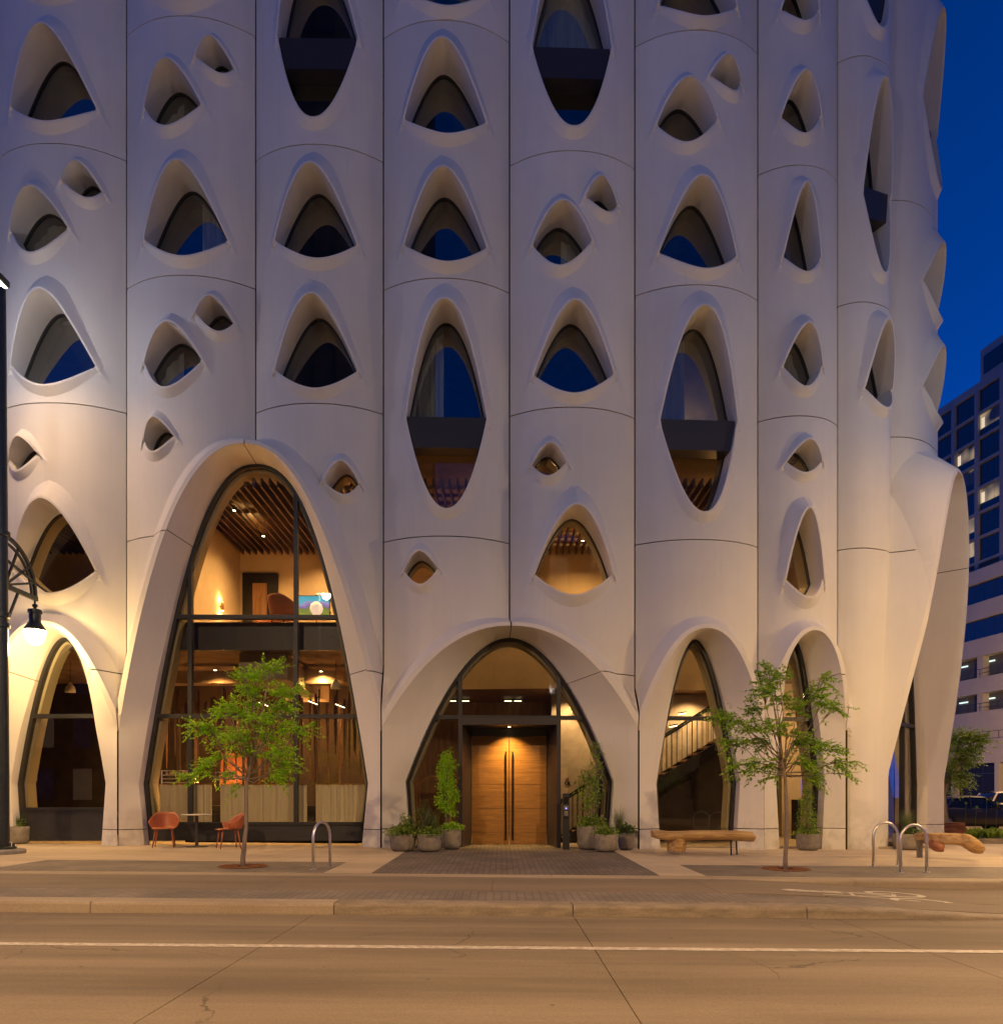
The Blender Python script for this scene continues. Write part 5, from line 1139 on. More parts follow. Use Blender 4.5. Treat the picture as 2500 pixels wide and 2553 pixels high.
def sconce(p, label, e=14, nrm=(0, -1)):
    r = root('wall_sconce', p, label, 'wall lamp', 'small warm wall sconces'); c = p + Vector((nrm[0] * .08, nrm[1] * .08, 0))
    MB().lathe([(.035, -.12), (.05, -.1), (.05, .1), (.035, .12)], c, 16).build('shade', 'brass', r, True, 40); MB().bar(p, c, .03, .03).build('arm', 'black_metal', r)
    MB().lathe([(.032, .121), (.032, .124)], c, 12).build('bulb', 'downlight', r); MB().lathe([(.032, -.124), (.032, -.121)], c, 12).build('bulb', 'downlight', r)
    for s in (-1, 1): light('POINT', c + Vector((0, 0, .2 * s)), e, (1, .5, .15), None, .03, name='sconce_light')
q = W(583, 1512, 22.3); sconce(Vector((-8.20, 22.3, q.z)), 'brass up-and-down sconce beside the lounge door', 9, (1, 0))
q = W(84, 1935, 19.3); sconce(Vector((q.x - .1, 19.4, q.z)), 'brass sconce at the edge of the dark narrow arch', 8, (1, 0))
# armchairs and a globe lamp in the lounge
mat('terracotta', (.34, .12, .05), .7, var=.2, scale=6); emit('globe', (1, .85, .65), .35)
def tub_chair(x, y, z, rz, label):
    r = root('lounge_chair', (0, 0, 0), label, 'armchair', 'terracotta lounge armchairs', world=False); nu, nv = 21, 8; P = np.zeros((nu, nv, 3))
    for i in range(nu):
        t = -1 + 2 * i / (nu - 1); an = t * 1.95
        for j in range(nv): k = j / (nv - 1); R = .30 + .08 * k; P[i, j] = (R * math.sin(an), R * math.cos(an), .40 + k * (.52 - .22 * sm(abs(t) * 1.4 - .3)))
    o = gridmesh(P, 'back', 'terracotta', r); m = o.modifiers.new('t', 'SOLIDIFY'); m.thickness = .07; m.offset = 0
    MB().lathe([(.30, .34), (.33, .36), (.33, .45), (.28, .48)], n=24).build('seat', 'terracotta', r, True, 40)
    for sx in (-.2, .2):
        for sy in (-.2, .2): MB().tube([(sx, sy, .36), (sx * 1.2, sy * 1.2, 0)], .015, 6).build('leg', 'black_metal', r)
    r.location = (x, y, z); r.rotation_euler = (0, 0, rz)
tub_chair(W(708, 1500, 19.8).x, 19.8, 5.385, math.radians(150), 'terracotta tub armchair with its back to the glass of the tallest arch')
tub_chair(W(668, 1500, 21.3).x, 21.3, 5.385, math.radians(-40), 'terracotta tub armchair facing the glass beside the lounge door')
g_ = W(789, 1516, 20.2); gl = root('globe_lamp', (g_.x, 20.2, 5.385), 'white globe floor lamp standing near the wall screen', 'lamp')
MB().lathe([(.02, 0), (.1, .03), (.16, .12), (.17, .2), (.14, .3), (.05, .36)], (g_.x, 20.2, g_.z - .2), 20).build('globe', 'globe', gl, True); MB().tube([(g_.x, 20.2, 5.385), (g_.x, 20.2, g_.z - .19)], .02, 8).build('stand', 'brass', gl)
# recessed ceiling lights (rows of small discs that really light the rooms)
def ceiling_light(x, y, z, e, lit=True, n_=[0]):
    r = root('ceiling_light', (x, y, z), 'small spotlight glowing among the lounge ceiling slats' if z > 6 else ('small spotlight glowing in the restaurant ceiling behind the tallest arch' if x < -2.9 else 'small spotlight glowing under the lobby balcony'), 'ceiling light', 'lounge spotlights' if z > 6 else ('restaurant spotlights' if x < -2.9 else 'lobby spotlights')); MB().lathe([(.038, -.012), (.038, 0)], (x, y, z), 14).build('lens', 'downlight', r); MB().lathe([(.04, -.008), (.06, -.008), (.06, .03), (.04, .03)], (x, y, z), 14).build('trim', 'black_metal', r)
    if lit: light('SPOT', (x, y, z - .03), e, (1, .54, .17), None, .06, 150, .9, None, 'ceiling_spot')
for x, y in ((-9.6, 20.4), (-7.05, 20.2), (-6.9, 22.2), (-5.1, 20.6), (-5.3, 22.9), (-3.6, 21.4), (-.9, 22.2), (1.3, 20.5), (2.4, 22.6), (4.1, 20.8), (5.4, 22.4), (7.0, 21.2)): ceiling_light(x, y, 8.70, 230)
for x, y in ((-9.9, 20.5), (-7.7, 20.6), (-7.2, 23.2), (-4.9, 20.8), (-3.9, 23.2), (-.4, 22.4), (3.2, 22.4), (5.8, 22.4), (8.2, 21.8)): ceiling_light(x, y, 4.55, 230)
for x in (-9.5, -6.6, -4.0, 0.0, 3.2, 6.0): light('POINT', (x, 21.5, 9.2), 26, (1, .5, .15), None, .05, name='slat_fill_light')  # bare fill lights added above the slats to brighten the gaps between them
# hanging timber boards of the restaurant
for k in range(74):
    x = -10.3 + k * .1 + random.uniform(-.03, .03); y = 22.4 + random.uniform(-.4, .9); zt_ = 4.1 + random.uniform(-.25, .25); zb_ = 2.0 + random.uniform(-.6, .9) - .5 * (k % 3 == 0); wd = random.uniform(.05, .13); a = random.uniform(-.7, .7)
    dx, dy = wd / 2 * math.cos(a), wd / 2 * math.sin(a)
    mb = MB(); 
    ss = [(zt_, 1), (zt_ - .5 * (zt_ - zb_), random.uniform(.6, 1.1)), (zb_, random.uniform(.1, .6))]
    vs = []
    for z_, f in ss: vs += [(x - dx * f, y - dy * f - .015, z_), (x + dx * f, y + dy * f - .015, z_), (x + dx * f, y + dy * f + .015, z_), (x - dx * f, y - dy * f + .015, z_)]
    fs = [(0, 1, 2, 3), (11, 10, 9, 8)] + [(4 * s + i, 4 * s + 4 + i, 4 * s + 4 + (i + 1) % 4, 4 * s + (i + 1) % 4) for s in range(2) for i in range(4)]
    mb.add(vs, fs).build('hanging_board', random.choice(['timber', 'dim_timber', 'dim_timber', 'slat_wood']), hotel)
for x in (-8.9, -7.6, -5.9, -4.4, -3.6): light('POINT', (x, 23.6, 3.4), 34, (1, .42, .10), None, .06, name='board_uplight')
for px, py in ((780, 1752), (657, 1756), (848, 1760)):
    c = W(px, py, 21.9); r = root('linear_light', c, 'short slanted linear light among the hanging restaurant boards', 'ceiling light', 'linear restaurant lights'); MB().bar(c + Vector((-.13, 0, .05)), c + Vector((.13, 0, -.05)), .03, .02).build('tube', 'tube_glow', r); MB().bar(c + Vector((-.14, 0, .08)), c + Vector((.14, 0, -.02)), .035, .03).build('housing', 'black_metal', r)
kr = root('kitchen_shelf', W(445, 1960, 21.8), 'stainless steel kitchen shelves glinting behind the left curtain', 'shelf')
for y_ in (1921, 1932, 1941, 1950): a, b = W(410, y_, 21.8), W(486, y_, 21.8); MB().box(a.x, b.x, 21.6, 22.1, a.z - .02, a.z).build('shelf_board', 'steel', kr)
for px in (411, 485): a, b = W(px, 1921, 21.8), W(px, 1975, 21.8); MB().box(a.x - .015, a.x + .015, 21.6, 21.63, b.z, a.z).build('upright', 'steel', kr)
for k in range(9): a = W(417 + k * 8, 1932, 21.8); MB().lathe([(.03, 0), (.035, .02), (.035, .09), (.02, .1)], (a.x, 21.8, a.z), 10).build('jar', 'steel', kr, True)
a, b = W(548, 1878, 23.9), W(615, 1962, 23.9); part('amber_panel', 'terracotta', a.x, b.x, 23.9, 24.0, b.z, a.z); light('POINT', ((a.x + b.x) / 2, 23.2, 1.6), 30, (1, .42, .1), None, .08, name='panel_light'); light('POINT', (-8.0, 19.4, 1.2), 10, (1, .45, .12), None, .06, name='corner_lamp')
# half-height cafe curtains
for i, (p0, p1) in enumerate(((395, 527), (549, 764), (785, 908))):
    a, b = W(p0, 1957, 18.62), W(p1, 1957, 18.62); r = root('cafe_curtain', ((a.x + b.x) / 2, 18.66, .5), ['half-height linen curtain behind the orange chairs', 'widest half-height linen curtain in the tallest arch', 'half-height linen curtain behind the lone bike rack'][i], 'curtain', 'half-height linen curtains')
    n = 90; X = np.linspace(a.x, b.x, n); ph = i * 2.1; oy = 18.68 + .028 * np.sin(X * 17 + ph) + .018 * np.sin(X * 41 + ph) + .01 * np.sin(X * 73)
    P = np.stack([np.stack([X, oy + .01 * k, np.full(n, 1.43 - .93 * k)], 1) for k in (0, .33, .66, 1)], 1); gridmesh(P, 'cloth', 'cloth_pale', r); MB().tube([(a.x, 18.66, 1.445), (b.x, 18.66, 1.445)], .01, 6).build('rail', 'brass', r)
part('banquette', 'black_metal', -8.3, -3.1, 20.1, 20.7, -.08, .9)
# white pendant shades in the restaurant
mat('shade_white', (.7, .66, .58), .6)
for px, py in ((837, 1706), (716, 1690), (176, 1715)):
    c = W(px, py, 20.4); r = root('pendant_lamp', c, {837: 'white bell pendant lamp hanging near the right leg of the tallest arch', 716: 'small white pendant lamp hanging behind the treetop', 176: 'white pendant lamp hanging inside the narrow left arch'}[px], 'pendant lamp', 'white pendant lamps')
    MB().lathe([(.13, -.12), (.135, -.10), (.11, .02), (.05, .10), (.02, .16)], c, 20).build('shade', 'shade_white', r, True, 50); MB().tube([c + Vector((0, 0, .15)), (c.x, c.y, 4.76)], .006, 5).build('cord', 'black_metal', r)
part('table_counter', 'timber', -12.2, -9.6, 19.6, 20.6, .62, .72)
# ---- lobby: curved fascia, lit wall, stair, luggage trolley
n = 30; t = np.linspace(-1, 1, n); X = 1.8 + 4.7 * t; Yf = 21.3 + .5 * (t ** 2) - .2
P = np.stack([np.stack([X, Yf, np.full(n, z_)], 1) for z_ in (4.12, 5.7)], 1); gridmesh(P, 'curved_fascia', 'plaster', hotel)
P = np.stack([np.stack([X, Yf, np.full(n, 4.12)], 1), np.stack([X, np.full(n, 25.0), np.full(n, 4.12)], 1)], 1); gridmesh(P, 'fascia_soffit', 'timber', hotel, flip=True)
P = np.stack([np.stack([X, Yf + .05, np.full(n, z_)], 1) for z_ in (5.71, 6.5)], 1); gridmesh(P, 'mesh_balustrade', 'black_metal', hotel)
part('lobby_wall', 'raw_concrete', 1.45, 6.9, 22.2, 22.35, -.08, 4.1); part('lobby_wall', 'timber', -2.84, 1.4, 24.0, 24.1, -.08, 4.1); part('lobby_column', 'spandrel', 2.42, 2.62, 19.4, 19.6, -.08, 4.0)
for x in (1.9, 3.6, 5.4): light('SPOT', (x, 21.6, 4.0), 130, (1, .62, .26), None, .05, 130, .8, (math.radians(12), 0, 0), 'wall_washer')
for k, x in enumerate((-1.9, -1.5, -1.1, .2, .5)):
    r = root('linear_light', (x, 23.4, 4.05), 'short bright linear ceiling light in the lobby above the doors', 'ceiling light', 'linear lobby lights'); MB().box(x - .11, x + .11, 23.39, 23.41, 4.05, 4.065).build('tube', 'tube_glow', r); MB().box(x - .16, x + .16, 23.37, 23.43, 4.071, 4.1).build('housing', 'black_metal', r)
for px, py in ((1430, 1762), (1700, 1780), (1678, 1811)):
    c = W(px, py, 21.9); r = root('linear_light', c, 'short slanted linear light under the lobby ceiling above the stair', 'ceiling light', 'linear stair lights'); MB().bar(c + Vector((-.11, 0, -.02)), c + Vector((.11, 0, .02)), .025, .02).build('tube', 'tube_glow', r); MB().bar(c + Vector((-.12, 0, .02)), c + Vector((.12, 0, .06)), .035, .03).build('housing', 'black_metal', r)
st = root('staircase', (1.7, 20.6, -.08), 'dark steel staircase with thin balusters rising behind the arch with the log bench', 'staircase')
x0, z0, x1, z1 = 1.55, -.08, 6.75, 3.25; sl = (z1 - z0) / (x1 - x0)
for y in (20.2, 21.3): MB().add([(x0, y, z0), (x0 + .4, y, z0), (x1, y, z1 - .38), (x1, y, z1), (x0, y, z0 + .08)] + [(x0, y + .05, z0), (x0 + .4, y + .05, z0), (x1, y + .05, z1 - .38), (x1, y + .05, z1), (x0, y + .05, z0 + .08)], [(0, 1, 2, 3, 4), (9, 8, 7, 6, 5), (0, 5, 6, 1), (1, 6, 7, 2), (2, 7, 8, 3), (3, 8, 9, 4), (4, 9, 5, 0)]).build('stringer', 'black_metal', st)
for k in range(19): x = x0 + .1 + k * .272; MB().box(x, x + .29, 20.25, 21.3, z0 + sl * (x - x0) + .02, z0 + sl * (x - x0) + .06).build('tread', 'timber', st)
for y in (20.19, 21.36):
    MB().bar((x0, y, z0 + 1.05), (x1, y, z1 + 1.0), .04, .05).build('handrail', 'black_metal', st)
    for k in range(38): x = x0 + .03 + k * .138; z = z0 + sl * (x - x0); MB().tube([(x, y, z), (x, y, z + 1.05)], .008, 5).build('baluster', 'black_metal', st)
q5 = [(2.7, -.08), (6.85, -.08), (6.85, 2.98), (2.7, .32)]; MB().add([(x, 21.0, z) for x, z in q5] + [(x, 21.1, z) for x, z in q5], [(0, 1, 2, 3), (7, 6, 5, 4), (0, 4, 5, 1), (1, 5, 6, 2), (2, 6, 7, 3), (3, 7, 4, 0)]).build('under_stair_shade', 'dark_wall', st)  # dark sheet added to stand for the shade below the stair
c = W(1043, 2080, 19.6); tr = root('luggage_trolley', (c.x + .45, 19.6, -.08), 'brass luggage trolley with arched rails behind the left lobby glass', 'trolley')
for yy in (19.35, 19.85): MB().tube([(c.x, yy, .12), (c.x, yy, 1.25)] + [(c.x + .4 - .4 * math.cos(a), yy, 1.25 + .4 * math.sin(a)) for a in np.linspace(.2, math.pi - .2, 10)] + [(c.x + .8, yy, 1.25), (c.x + .8, yy, .12)], .016, 8).build('arched_rail', 'brass', tr, True)
MB().box(c.x - .05, c.x + .85, 19.3, 19.9, .1, .15, .01).build('platform', 'brass', tr)
for sx in (.05, .75):
    for sy in (19.38, 19.82): MB().tube([(c.x + sx - .02, sy, .02), (c.x + sx + .02, sy, .02)], .08, 14).build('castor', 'black_metal', tr, True, 40)
tc = bpy.data.curves.new('amp', 'FONT'); tc.body = '&'; tc.size = .3; tc.extrude = .008; to = bpy.data.objects.new('amp', tc); me = bpy.data.meshes.new_from_object(to); bpy.data.objects.remove(to)
c = W(1415, 1948, 22.15); me.transform(Matrix.Translation((c.x - .1, 22.19, c.z - .1)) @ Matrix.Rotation(math.pi / 2, 4, 'X')); me.materials.clear(); o = link('wall_sign', me, 'black_metal'); tag(o, 'small dark ampersand sign on the lit lobby wall', 'sign')
# corner arch: brick pier and dark bar behind the glass
pavers('brick', (.30, .12, .06), (.24, .095, .05), (.2, .14, .1), .22, .07)
part('bar_counter', 'black_metal', 8.4, 10.6, 21.6, 22.2, -.1, 1.05); part('pier', 'timber', 9.4, 10.6, 23.5, 23.8, -.1, 4.6); part('pier', 'plaster', 8.6, 9.2, 23.5, 23.8, -.1, 4.6)
light('POINT', (9.6, 21.8, 3.6), 40, (1, .6, .3), None, .1, name='bar_light')
# two occupied guest rooms
def room_lamp(x, y, z, e, where): 
    r = root('room_lamp', (x, y, z - .4), 'shaded bedside lamp lighting the guest room ' + where, 'lamp', 'guest room lamps'); MB().lathe([(.09, .0), (.12, .0), (.09, .18)], (x, y, z), 16).build('shade', 'globe', r); MB().tube([(x, y, z - .42), (x, y, z)], .012, 6).build('stem', 'brass', r); light('POINT', (x, y, z + .3), e, (1, .66, .32), None, .08, name='room_light')
room_lamp(4.9, 23.6, 11.0, 60, 'behind the tall lens window above the stair arch'); room_lamp(7.6, 23.4, 11.0, 70, 'behind the narrow eye window with drawn curtains'); room_lamp(-10.5, 23.4, 11.0, 10, 'behind the eye window next to the street lamp')
# ------------------------------------------------------------------ office block across the side street
mat('office_concrete', (.27, .265, .26), .85, var=.2, scale=.4); mat('podium_concrete', (.50, .43, .33), .85, var=.15, scale=.3); mat('office_frame', (.05, .055, .065), .5)
m, nt, p_ = new_mat('office_glass'); p_.inputs['Base Color'].default_value = (.012, .018, .03, 1); p_.inputs['Roughness'].default_value = .06; p_.inputs['Specular IOR Level'].default_value = 1.0
m, nt, p_ = new_mat('office_glass_lit'); p_.inputs['Base Color'].default_value = (.02, .025, .035, 1); p_.inputs['Roughness'].default_value = .08; p_.inputs['Specular IOR Level'].default_value = 1.0
g_ = N(nt, 'ShaderNodeNewGeometry'); n_ = N(nt, 'ShaderNodeTexNoise'); n_.inputs['Scale'].default_value = .3; n_.inputs['Detail'].default_value = 1; nt.links.new(g_.outputs['Position'], n_.inputs[0])
r_ = N(nt, 'ShaderNodeValToRGB'); r_.color_ramp.elements[0].position = .42; r_.color_ramp.elements[1].position = .62; r_.color_ramp.elements[0].color = (.01, .008, .005, 1); r_.color_ramp.elements[1].color = (1, .72, .38, 1)
nt.links.new(n_.outputs[0], r_.inputs[0]); nt.links.new(r_.outputs[0], p_.inputs['Emission Color']); p_.inputs['Emission Strength'].default_value = .22
emit('office_lit', (1, .78, .45), .4); emit('garage_tube', (.75, 1, .9), .6); mat('storefront_glass', (.02, .018, .015), .35, spec=.3); mat('garage_dark', (.10, .095, .09), .9)
od = Vector((-.168, .986, 0)).normalized(); on = Vector((-od.y, od.x, 0)); ob0 = Vector((60.2, 92.2, 0))
off_b = root('office_building', ob0 + od * 8, 'tall office block with dark blue glazing and lit rooms above a concrete parking podium', 'building')
def tb(a0, a1, o0, o1, z0, z1, m, name, parent):
    c = [ob0 + od * a + on * o for a, o in ((a0, o0), (a1, o0), (a1, o1), (a0, o1))]; z0v, z1v = z0, z1
    return MB().add([(v.x, v.y, z0v) for v in c] + [(v.x, v.y, z1v) for v in c], [(0, 1, 2, 3), (7, 6, 5, 4), (0, 4, 5, 1), (1, 5, 6, 2), (2, 6, 7, 3), (3, 7, 4, 0)]).build(name, m, parent)
A0, A1 = -15.6, 23.4; BAY = 3.9
tb(A0, A1, -14, -.35, 5.2, 52.4, 'garage_dark', 'core', off_b)
tb(A0, A1, -.34, .0, 51.9, 52.9, 'office_concrete', 'parapet', off_b)
cols = [A0 + BAY * k for k in range(11)]
for a in cols: tb(a - .28, a + .28, -.3, .06, 29.2, 51.895, 'office_concrete', 'column', off_b)
for k in range(8):
    zt = 51.9 - 3.1 * k
    if k: tb(A0, A1, -.3, .02, zt - .0, zt + .34, 'office_concrete', 'floor_band', off_b)
    if k == 7: break
    zb = zt - 2.76
    for i in range(len(cols) - 1):
        a0, a1 = cols[i] + .281, cols[i + 1] - .281
        if a0 > 17: continue
        wf = tb(a0, a1, -.33, -.28, zb, zt, 'office_frame', 'window', off_b)
        for j in range(3):
            w3 = (a1 - a0) / 3; lit = (k * 7 + i * 5 + (k * k) % 3) % 3 == 1 and k > 0
            tb(a0 + j * w3 + .03, a0 + (j + 1) * w3 - .03, -.27, -.25, zb + .95, zt - .03, 'office_glass_lit' if lit else 'office_glass', 'pane', wf)
            tb(a0 + j * w3 + .03, a0 + (j + 1) * w3 - .03, -.27, -.25, zb + .03, zb + .92, 'office_glass', 'spandrel_pane', wf)
            if lit and j == 2: tb(a0 + j * w3 + .35, a0 + (j + 1) * w3 - .25, -.245, -.24, zb + 1.0, zt - .5, 'office_lit', 'lit_blind', wf)
tb(A0, 3.3, -12, -.02, 52.901, 56.7, 'office_concrete', 'penthouse', off_b)
wf = tb(A0 + .5, 2.6, -.03, .015, 53.4, 55.7, 'office_frame', 'window', off_b)
for j in range(9): tb(A0 + .6 + j * 1.98, A0 + .6 + (j + 1) * 1.98 - .06, .016, .03, 53.45, 55.65, 'office_glass', 'pane', wf)
# podium: bands of concrete, ribbon windows and open parking decks
for z0, z1 in ((27.5, 29.19), (23.0, 25.1), (18.4, 20.6), (13.8, 15.8), (5.2, 11.6)): tb(A0, A1, -.3, .9, z0, z1, 'podium_concrete', 'podium_band', off_b)
for z0, z1 in ((25.11, 27.49), (20.61, 22.99)):
    wf = tb(A0, A1, -.2, .5, z0, z1, 'office_frame', 'ribbon_window', off_b)
    for j in range(24): tb(A0 + j * 1.6, A0 + j * 1.6 + 1.54, .51, .53, z0 + .05, z1 - .05, 'office_glass', 'pane', wf)
for z0, z1 in ((15.81, 18.39), (11.61, 13.79)):
    for k in range(5): a = A0 + 7.8 * k + 2; tb(a, a + .9, -.1, .8, z0, z1, 'podium_concrete', 'deck_pier', off_b)
    rl = tb(A0, A1, .80, .84, z0 + .95, z0 + 1.02, 'office_frame', 'guard_rail', off_b); tb(A0, A1, .80, .84, z0 + .45, z0 + .5, 'office_frame', 'rail_bar', rl)
    for k in range(26): a = A0 + 1.5 * k; tb(a, a + .06, .80, .84, z0, z0 + .95, 'office_frame', 'rail_post', rl)
    for k in range(8): a = A0 + 4 + 4.3 * k; tb(a, a + 1.4, -.30, -.2, z1 - .7, z1 - .55, 'garage_tube', 'tube_lamp', off_b)
rl = tb(A0, A1, .91, .95, 9.0, 9.06, 'office_frame', 'guard_rail', off_b)
for k in range(26): a = A0 + 1.5 * k; tb(a, a + .06, .905, .95, 8.2, 8.99, 'office_frame', 'rail_post', rl)
tb(A0, A1, .905, .95, 8.14, 8.2, 'office_frame', 'rail_bar', rl)
wf = tb(A0, A1, -.3, .2, -.3, 5.19, 'office_frame', 'storefront', off_b)
for j in range(15):
    a = A0 + j * 2.6
    tb(a + .06, a + 2.54, .21, .24, .4, 3.9, 'storefront_glass', 'pane', wf); tb(a + .06, a + 2.54, .21, .24, 4.0, 5.1, 'storefront_glass', 'pane', wf)
for j in range(6): a = A0 + 1 + j * 7; tb(a, a + .7, .25, .9, -.3, 5.19, 'podium_concrete', 'pier', off_b)

# the near side of the street: blocks the hotel glazing mirrors
mat('brick_wall', (.09, .06, .045), .9, var=.4, scale=.8); mat('dark_stone', (.07, .06, .055), .9, var=.3, scale=.8); emit('warm_window', (1, .62, .28), .12)
def block(x0, x1, y, d, h, m, label, nfl, seed):
    r = root('street_block', ((x0 + x1) / 2, y, 0), label, 'building', 'blocks on the near side of the street'); MB().box(x0, x1, y - d, y, -.3, h).build('walls', m, r); MB().box(x0 - .2, x1 + .2, y - d, y + .25, h + .002, h + .5).build('cornice', 'dark_stone' if m != 'x' else m, r)
    rd = random.Random(seed); fh = h / nfl; n = int((x1 - x0) / 2.6)
    for k in range(nfl):
        for i in range(n):
            a = x0 + .7 + i * (x1 - x0 - .6) / n; MB().box(a, a + 1.3, y + .002, y + .05, k * fh + .9, k * fh + fh - .6).build('window', 'warm_window' if rd.random() < .16 else 'office_glass', r)
block(-52, -16.85, -17, 14, 22, 'brick_wall', 'brick block across the street, mirrored in the left arch', 6, 1); block(-2.58, 16.2, -18, 14, 19, 'dark_stone', 'low stone block across the street, mirrored in the entrance arch', 5, 2); block(16.25, 55, -17, 14, 25, 'brick_wall', 'taller brick block across the street, mirrored in the stair arch', 7, 3)
tw = root('glass_tower', (-9, -17, 0), 'dark office tower across the street, mirrored in the hotel windows', 'building')
MB().box(-16.8, -2.6, -34, -18, -.3, 62).build('core', 'garage_dark', tw)
for k in range(19): MB().box(-16.9, -2.5, -18.3, -17.95, 1 + 3.2 * k, 1.5 + 3.2 * k).build('floor_band', 'office_frame', tw)
for i in range(10): MB().box(-16.7 + i * 1.5, -16.55 + i * 1.5, -17.98, -17.8, -.3, 62).build('fin', 'office_frame', tw)

# ------------------------------------------------------------------ parked cars
mat('car_black', (.03, .026, .024), .35, coat=.5); mat('car_white', (.62, .58, .5), .3, coat=1.0); mat('car_glass', (.008, .009, .01), .06, spec=.8); mat('tyre', (.012, .012, .012), .8); mat('rim', (.35, .34, .33), .3, metal=.9); mat('chrome', (.6, .58, .55), .15, metal=1.0); emit('tail_lamp', (.35, .02, .01), .3); mat('head_lamp', (.5, .5, .5), .1)
def car(name, label, cat, paint, loc, rz, L, Wd, prof, roof, wheels, wr, group):
    """prof: (x, hood/belt height, half width); roof: (x, z, half width) for the glasshouse; nose at +x"""
    r = root(name, (0, 0, 0), label, cat, group, world=False); P = []
    for x, zb, hw in prof: P.append([(x, s * hw * f, z) for s, f, z in ((-1, .86, .20), (-1, .97, .30), (-1, 1.0, .52), (-1, .985, zb - .10), (-1, .93, zb - .02), (-1, .7, zb + .012), (1, 0, zb + .025), (1, .7, zb + .012), (1, .93, zb - .02), (1, .985, zb - .10), (1, 1.0, .52), (1, .97, .30), (1, .86, .20))])
    k, n = len(P), 13; vs = [v for q in P for v in q]; fs = [(i * n + j, i * n + j + 1, (i + 1) * n + j + 1, (i + 1) * n + j) for i in range(k - 1) for j in range(n - 1)] + [tuple(range(n))[::-1], tuple((k - 1) * n + j for j in range(n))]
    body = MB().add(vs, fs).build('body', paint, r, True, 40)
    G = np.array([[(x, s * hw * f, z) for s, f, z in ((-1, 1.0, zb_), (-1, .93, zb_ + (zr - zb_) * .55), (-1, .80, zb_ + (zr - zb_) * .93), (-1, .55, zr), (1, .55, zr), (1, .80, zb_ + (zr - zb_) * .93), (1, .93, zb_ + (zr - zb_) * .55), (1, 1.0, zb_))] for x, zb_, zr, hw in roof])
    gridmesh(G, 'glasshouse', 'car_glass', r, True, flip=True).data.set_sharp_from_angle(angle=math.radians(40))
    i0, i1 = roof[0][0], roof[-1][0]; rr = [q for q in roof if q[2] - q[1] > .3]
    R_ = np.array([[(x, s * hw * f, z + .006) for s, f, z in ((-1, .84, zb_ + (zr - zb_) * .90), (-1, .78, zb_ + (zr - zb_) * .96), (-1, .5, zr + .006), (1, 0, zr + .015), (1, .5, zr + .006), (1, .78, zb_ + (zr - zb_) * .96), (1, .84, zb_ + (zr - zb_) * .90))] for x, zb_, zr, hw in rr]); gridmesh(R_, 'roof', paint, r, True, flip=True)
    for s in (-1, 1):
        for q in (rr[0], rr[len(rr) // 2], rr[-1]):
            x, zb_, zr, hw = q; dx = -.35 if q is rr[0] else (.55 if q is rr[-1] else 0)
            MB().bar((x + dx, s * (hw * 1.0 + .004), zb_), (x, s * hw * .86, zb_ + (zr - zb_) * .92), .05, .07).build('pillar', paint, r)
        MB().box(rr[-1][0] + .25, rr[-1][0] + .42, min(s * Wd * .5, s * (Wd * .5 + .18)), max(s * Wd * .5, s * (Wd * .5 + .18)), rr[0][1] + .02, rr[0][1] + .15, .03).build('mirror', paint, r)
        for x in wheels:
            y = s * (Wd / 2 - .09); w_ = MB(); w_.tube([(x, y - .1, wr), (x, y - .08, wr), (x, y + .08, wr), (x, y + .1, wr)], [wr * .93, wr, wr, wr * .93], 26); t = w_.build('tyre', 'tyre', r, True, 40)
            MB().tube([(x, y + s * .085, wr), (x, y + s * .106, wr)], [wr * .66, wr * .62], 20).build('rim', 'rim', t, True, 40)
            MB().tube([(x, s * (Wd / 2 - .21), wr + .01), (x, s * (Wd / 2 + .002), wr + .01)], wr + .05, 26).build('wheel_arch', 'tyre', r, True, 40)
        MB().box(L / 2 - .28, L / 2 - .02, min(s * .45, s * .82), max(s * .45, s * .82), prof[-2][1] - .22, prof[-2][1] - .10, .03).build('headlight', 'head_lamp', r); MB().box(-L / 2 + .0, -L / 2 + .16, min(s * .45, s * .82), max(s * .45, s * .82), prof[1][1] - .22, prof[1][1] - .08, .03).build('tail_light', 'tail_lamp', r)
        MB().box(-.2, 0.0, min(s * Wd * .497, s * (Wd * .5 + .015)), max(s * Wd * .497, s * (Wd * .5 + .015)), rr[0][1] - .16, rr[0][1] - .12).build('door_handle', 'chrome', r)
    MB().box(L / 2 - .05, L / 2 + .01, -.5, .5, .42, .62, .02).build('grille', 'tyre', r)
    r.location = loc; r.rotation_euler = (0, 0, rz); return r
sed_prof = [(-2.42, .80, .78), (-2.3, .95, .87), (-1.7, .98, .92), (-.9, .97, .93), (.6, .96, .93), (1.3, .93, .92), (1.9, .86, .89), (2.3, .78, .82), (2.42, .66, .72)]
sed_roof = [(-1.95, .97, .99, .82), (-1.05, .95, 1.38, .84), (-.4, .94, 1.44, .85), (.25, .94, 1.42, .85), (1.25, .93, .96, .84)]
YC = 32.0; xw = (2487 - CX) / F * YC - 1.25
car('sedan', 'glossy black parked car behind the corner planting', 'car', 'car_black', (xw, YC, -.28), 0.0, 4.84, 1.86, sed_prof, sed_roof, (-1.42, 1.45), .34, 'parked cars')
suv_prof = [(-2.25, .85, .80), (-2.15, 1.05, .90), (-1.6, 1.10, .94), (.5, 1.08, .94), (1.3, 1.05, .93), (1.9, .98, .90), (2.2, .88, .82), (2.3, .7, .72)]
suv_roof = [(-2.1, 1.08, 1.35, .84), (-1.75, 1.08, 1.66, .85), (-.5, 1.07, 1.71, .86), (.35, 1.07, 1.68, .86), (1.2, 1.05, 1.10, .85)]
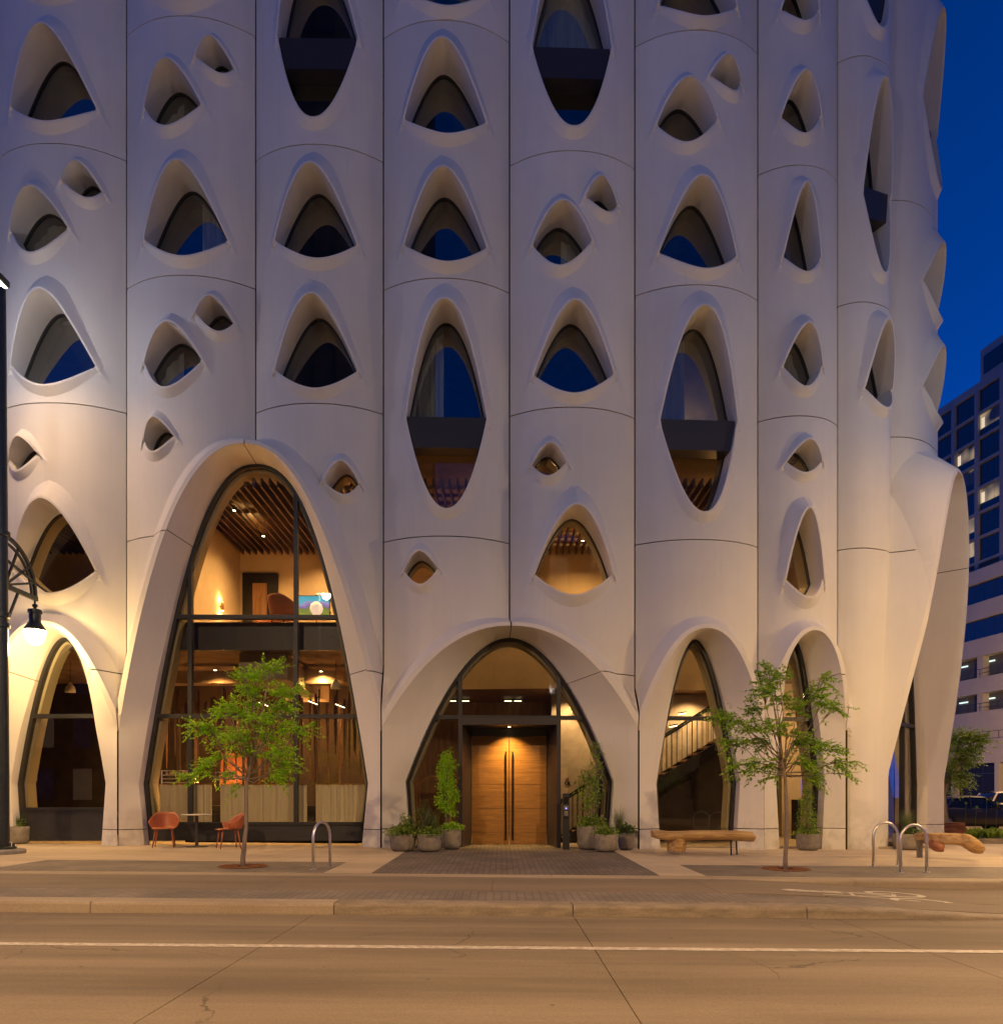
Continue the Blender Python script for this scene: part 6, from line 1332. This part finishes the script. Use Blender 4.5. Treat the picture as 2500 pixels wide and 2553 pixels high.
car('suv', 'white parked car beyond the black car', 'car', 'car_white', ((2452 - CX) / F * 41 + 2.3, 41.5, -.3), 0.0, 4.5, 1.88, suv_prof, suv_roof, (-1.35, 1.38), .36, 'parked cars')

# ------------------------------------------------------------------ planting at the corner
bed = root('planting_bed', (16.0, 23.4, -.2), 'stone-edged planting bed at the street corner', 'flower bed')
bx0 = (2434 - CX) / F * 21.6
MB().box(bx0, bx0 + 7, 21.6, 21.78, -.25, -.06, .01).build('edging', 'kerb_dark', bed); MB().box(bx0, bx0 + .18, 21.79, 26.5, -.25, -.06, .01).build('edging', 'kerb_dark', bed); MB().box(bx0 + .18, bx0 + 7, 21.79, 26.5, -.25, -.10).build('soil', 'soil', bed)
k = 0
for px in range(2390, 2520, 13):
    Y = 22.3 + (k % 3) * .9; c = W(px, 0, Y); c.z = -.10; r = root('strap_leaf_plant', c, 'clump of strap-leaved plants with a tall seed stalk in the corner bed' if k % 2 else 'clump of glossy strap-leaved plants without stalks in the corner bed', 'plant', 'strap-leaved clumps in the corner bed')
    n = 60; a = RNG.random(n) * 6.28; D = np.stack([np.cos(a) * .5, np.sin(a) * .5, 1 + .4 * RNG.random(n)], 1); C = np.array(c) + np.stack([np.cos(a), np.sin(a), 0 * a], 1) * .12 * RNG.random(n)[:, None]
    leaves_mesh('leaves', C, D, .42 * (.6 + .6 * RNG.random(n)), np.full(n, .03), 'leaf_mid', r, .35)
    if k % 2: 
        stm = MB(); hd = c + Vector((.05, 0, .95 + .1 * (k % 3))); stm.tube([c, c + Vector((.02, 0, .5)), hd], [.008, .006, .005], 5); stm.build('stalk', 'leaf_dark', r)
        leaves_mesh('seed_head', np.repeat(np.array([hd]), 30, 0), RNG.normal(size=(30, 3)), np.full(30, .05), np.full(30, .008), 'leaf_mid', r)
    k += 1
Y = 23.2; T3 = W(2358, 2052, Y); T3.z = -.1
P3 = [(2365, 1845, 0, .5), (2395, 1838, .2, .45), (2425, 1842, 0, .4), (2350, 1870, -.3, .45), (2385, 1870, 0, .5), (2370, 1900, .3, .45), (2400, 1890, .2, .35), (2350, 1920, 0, .4), (2380, 1935, -.2, .35), (2345, 1950, .2, .3), (2440, 1838, 0, .22), (2415, 1870, .1, .3), (2392, 1950, .3, .25), (2360, 1960, .2, .25)]
street_tree(T3, (2352, 1985), 'windswept young tree behind the hotel corner beside the black car', P3, 'leaf_mid', .26, .07, None, .08, .4, mlimb=.016)
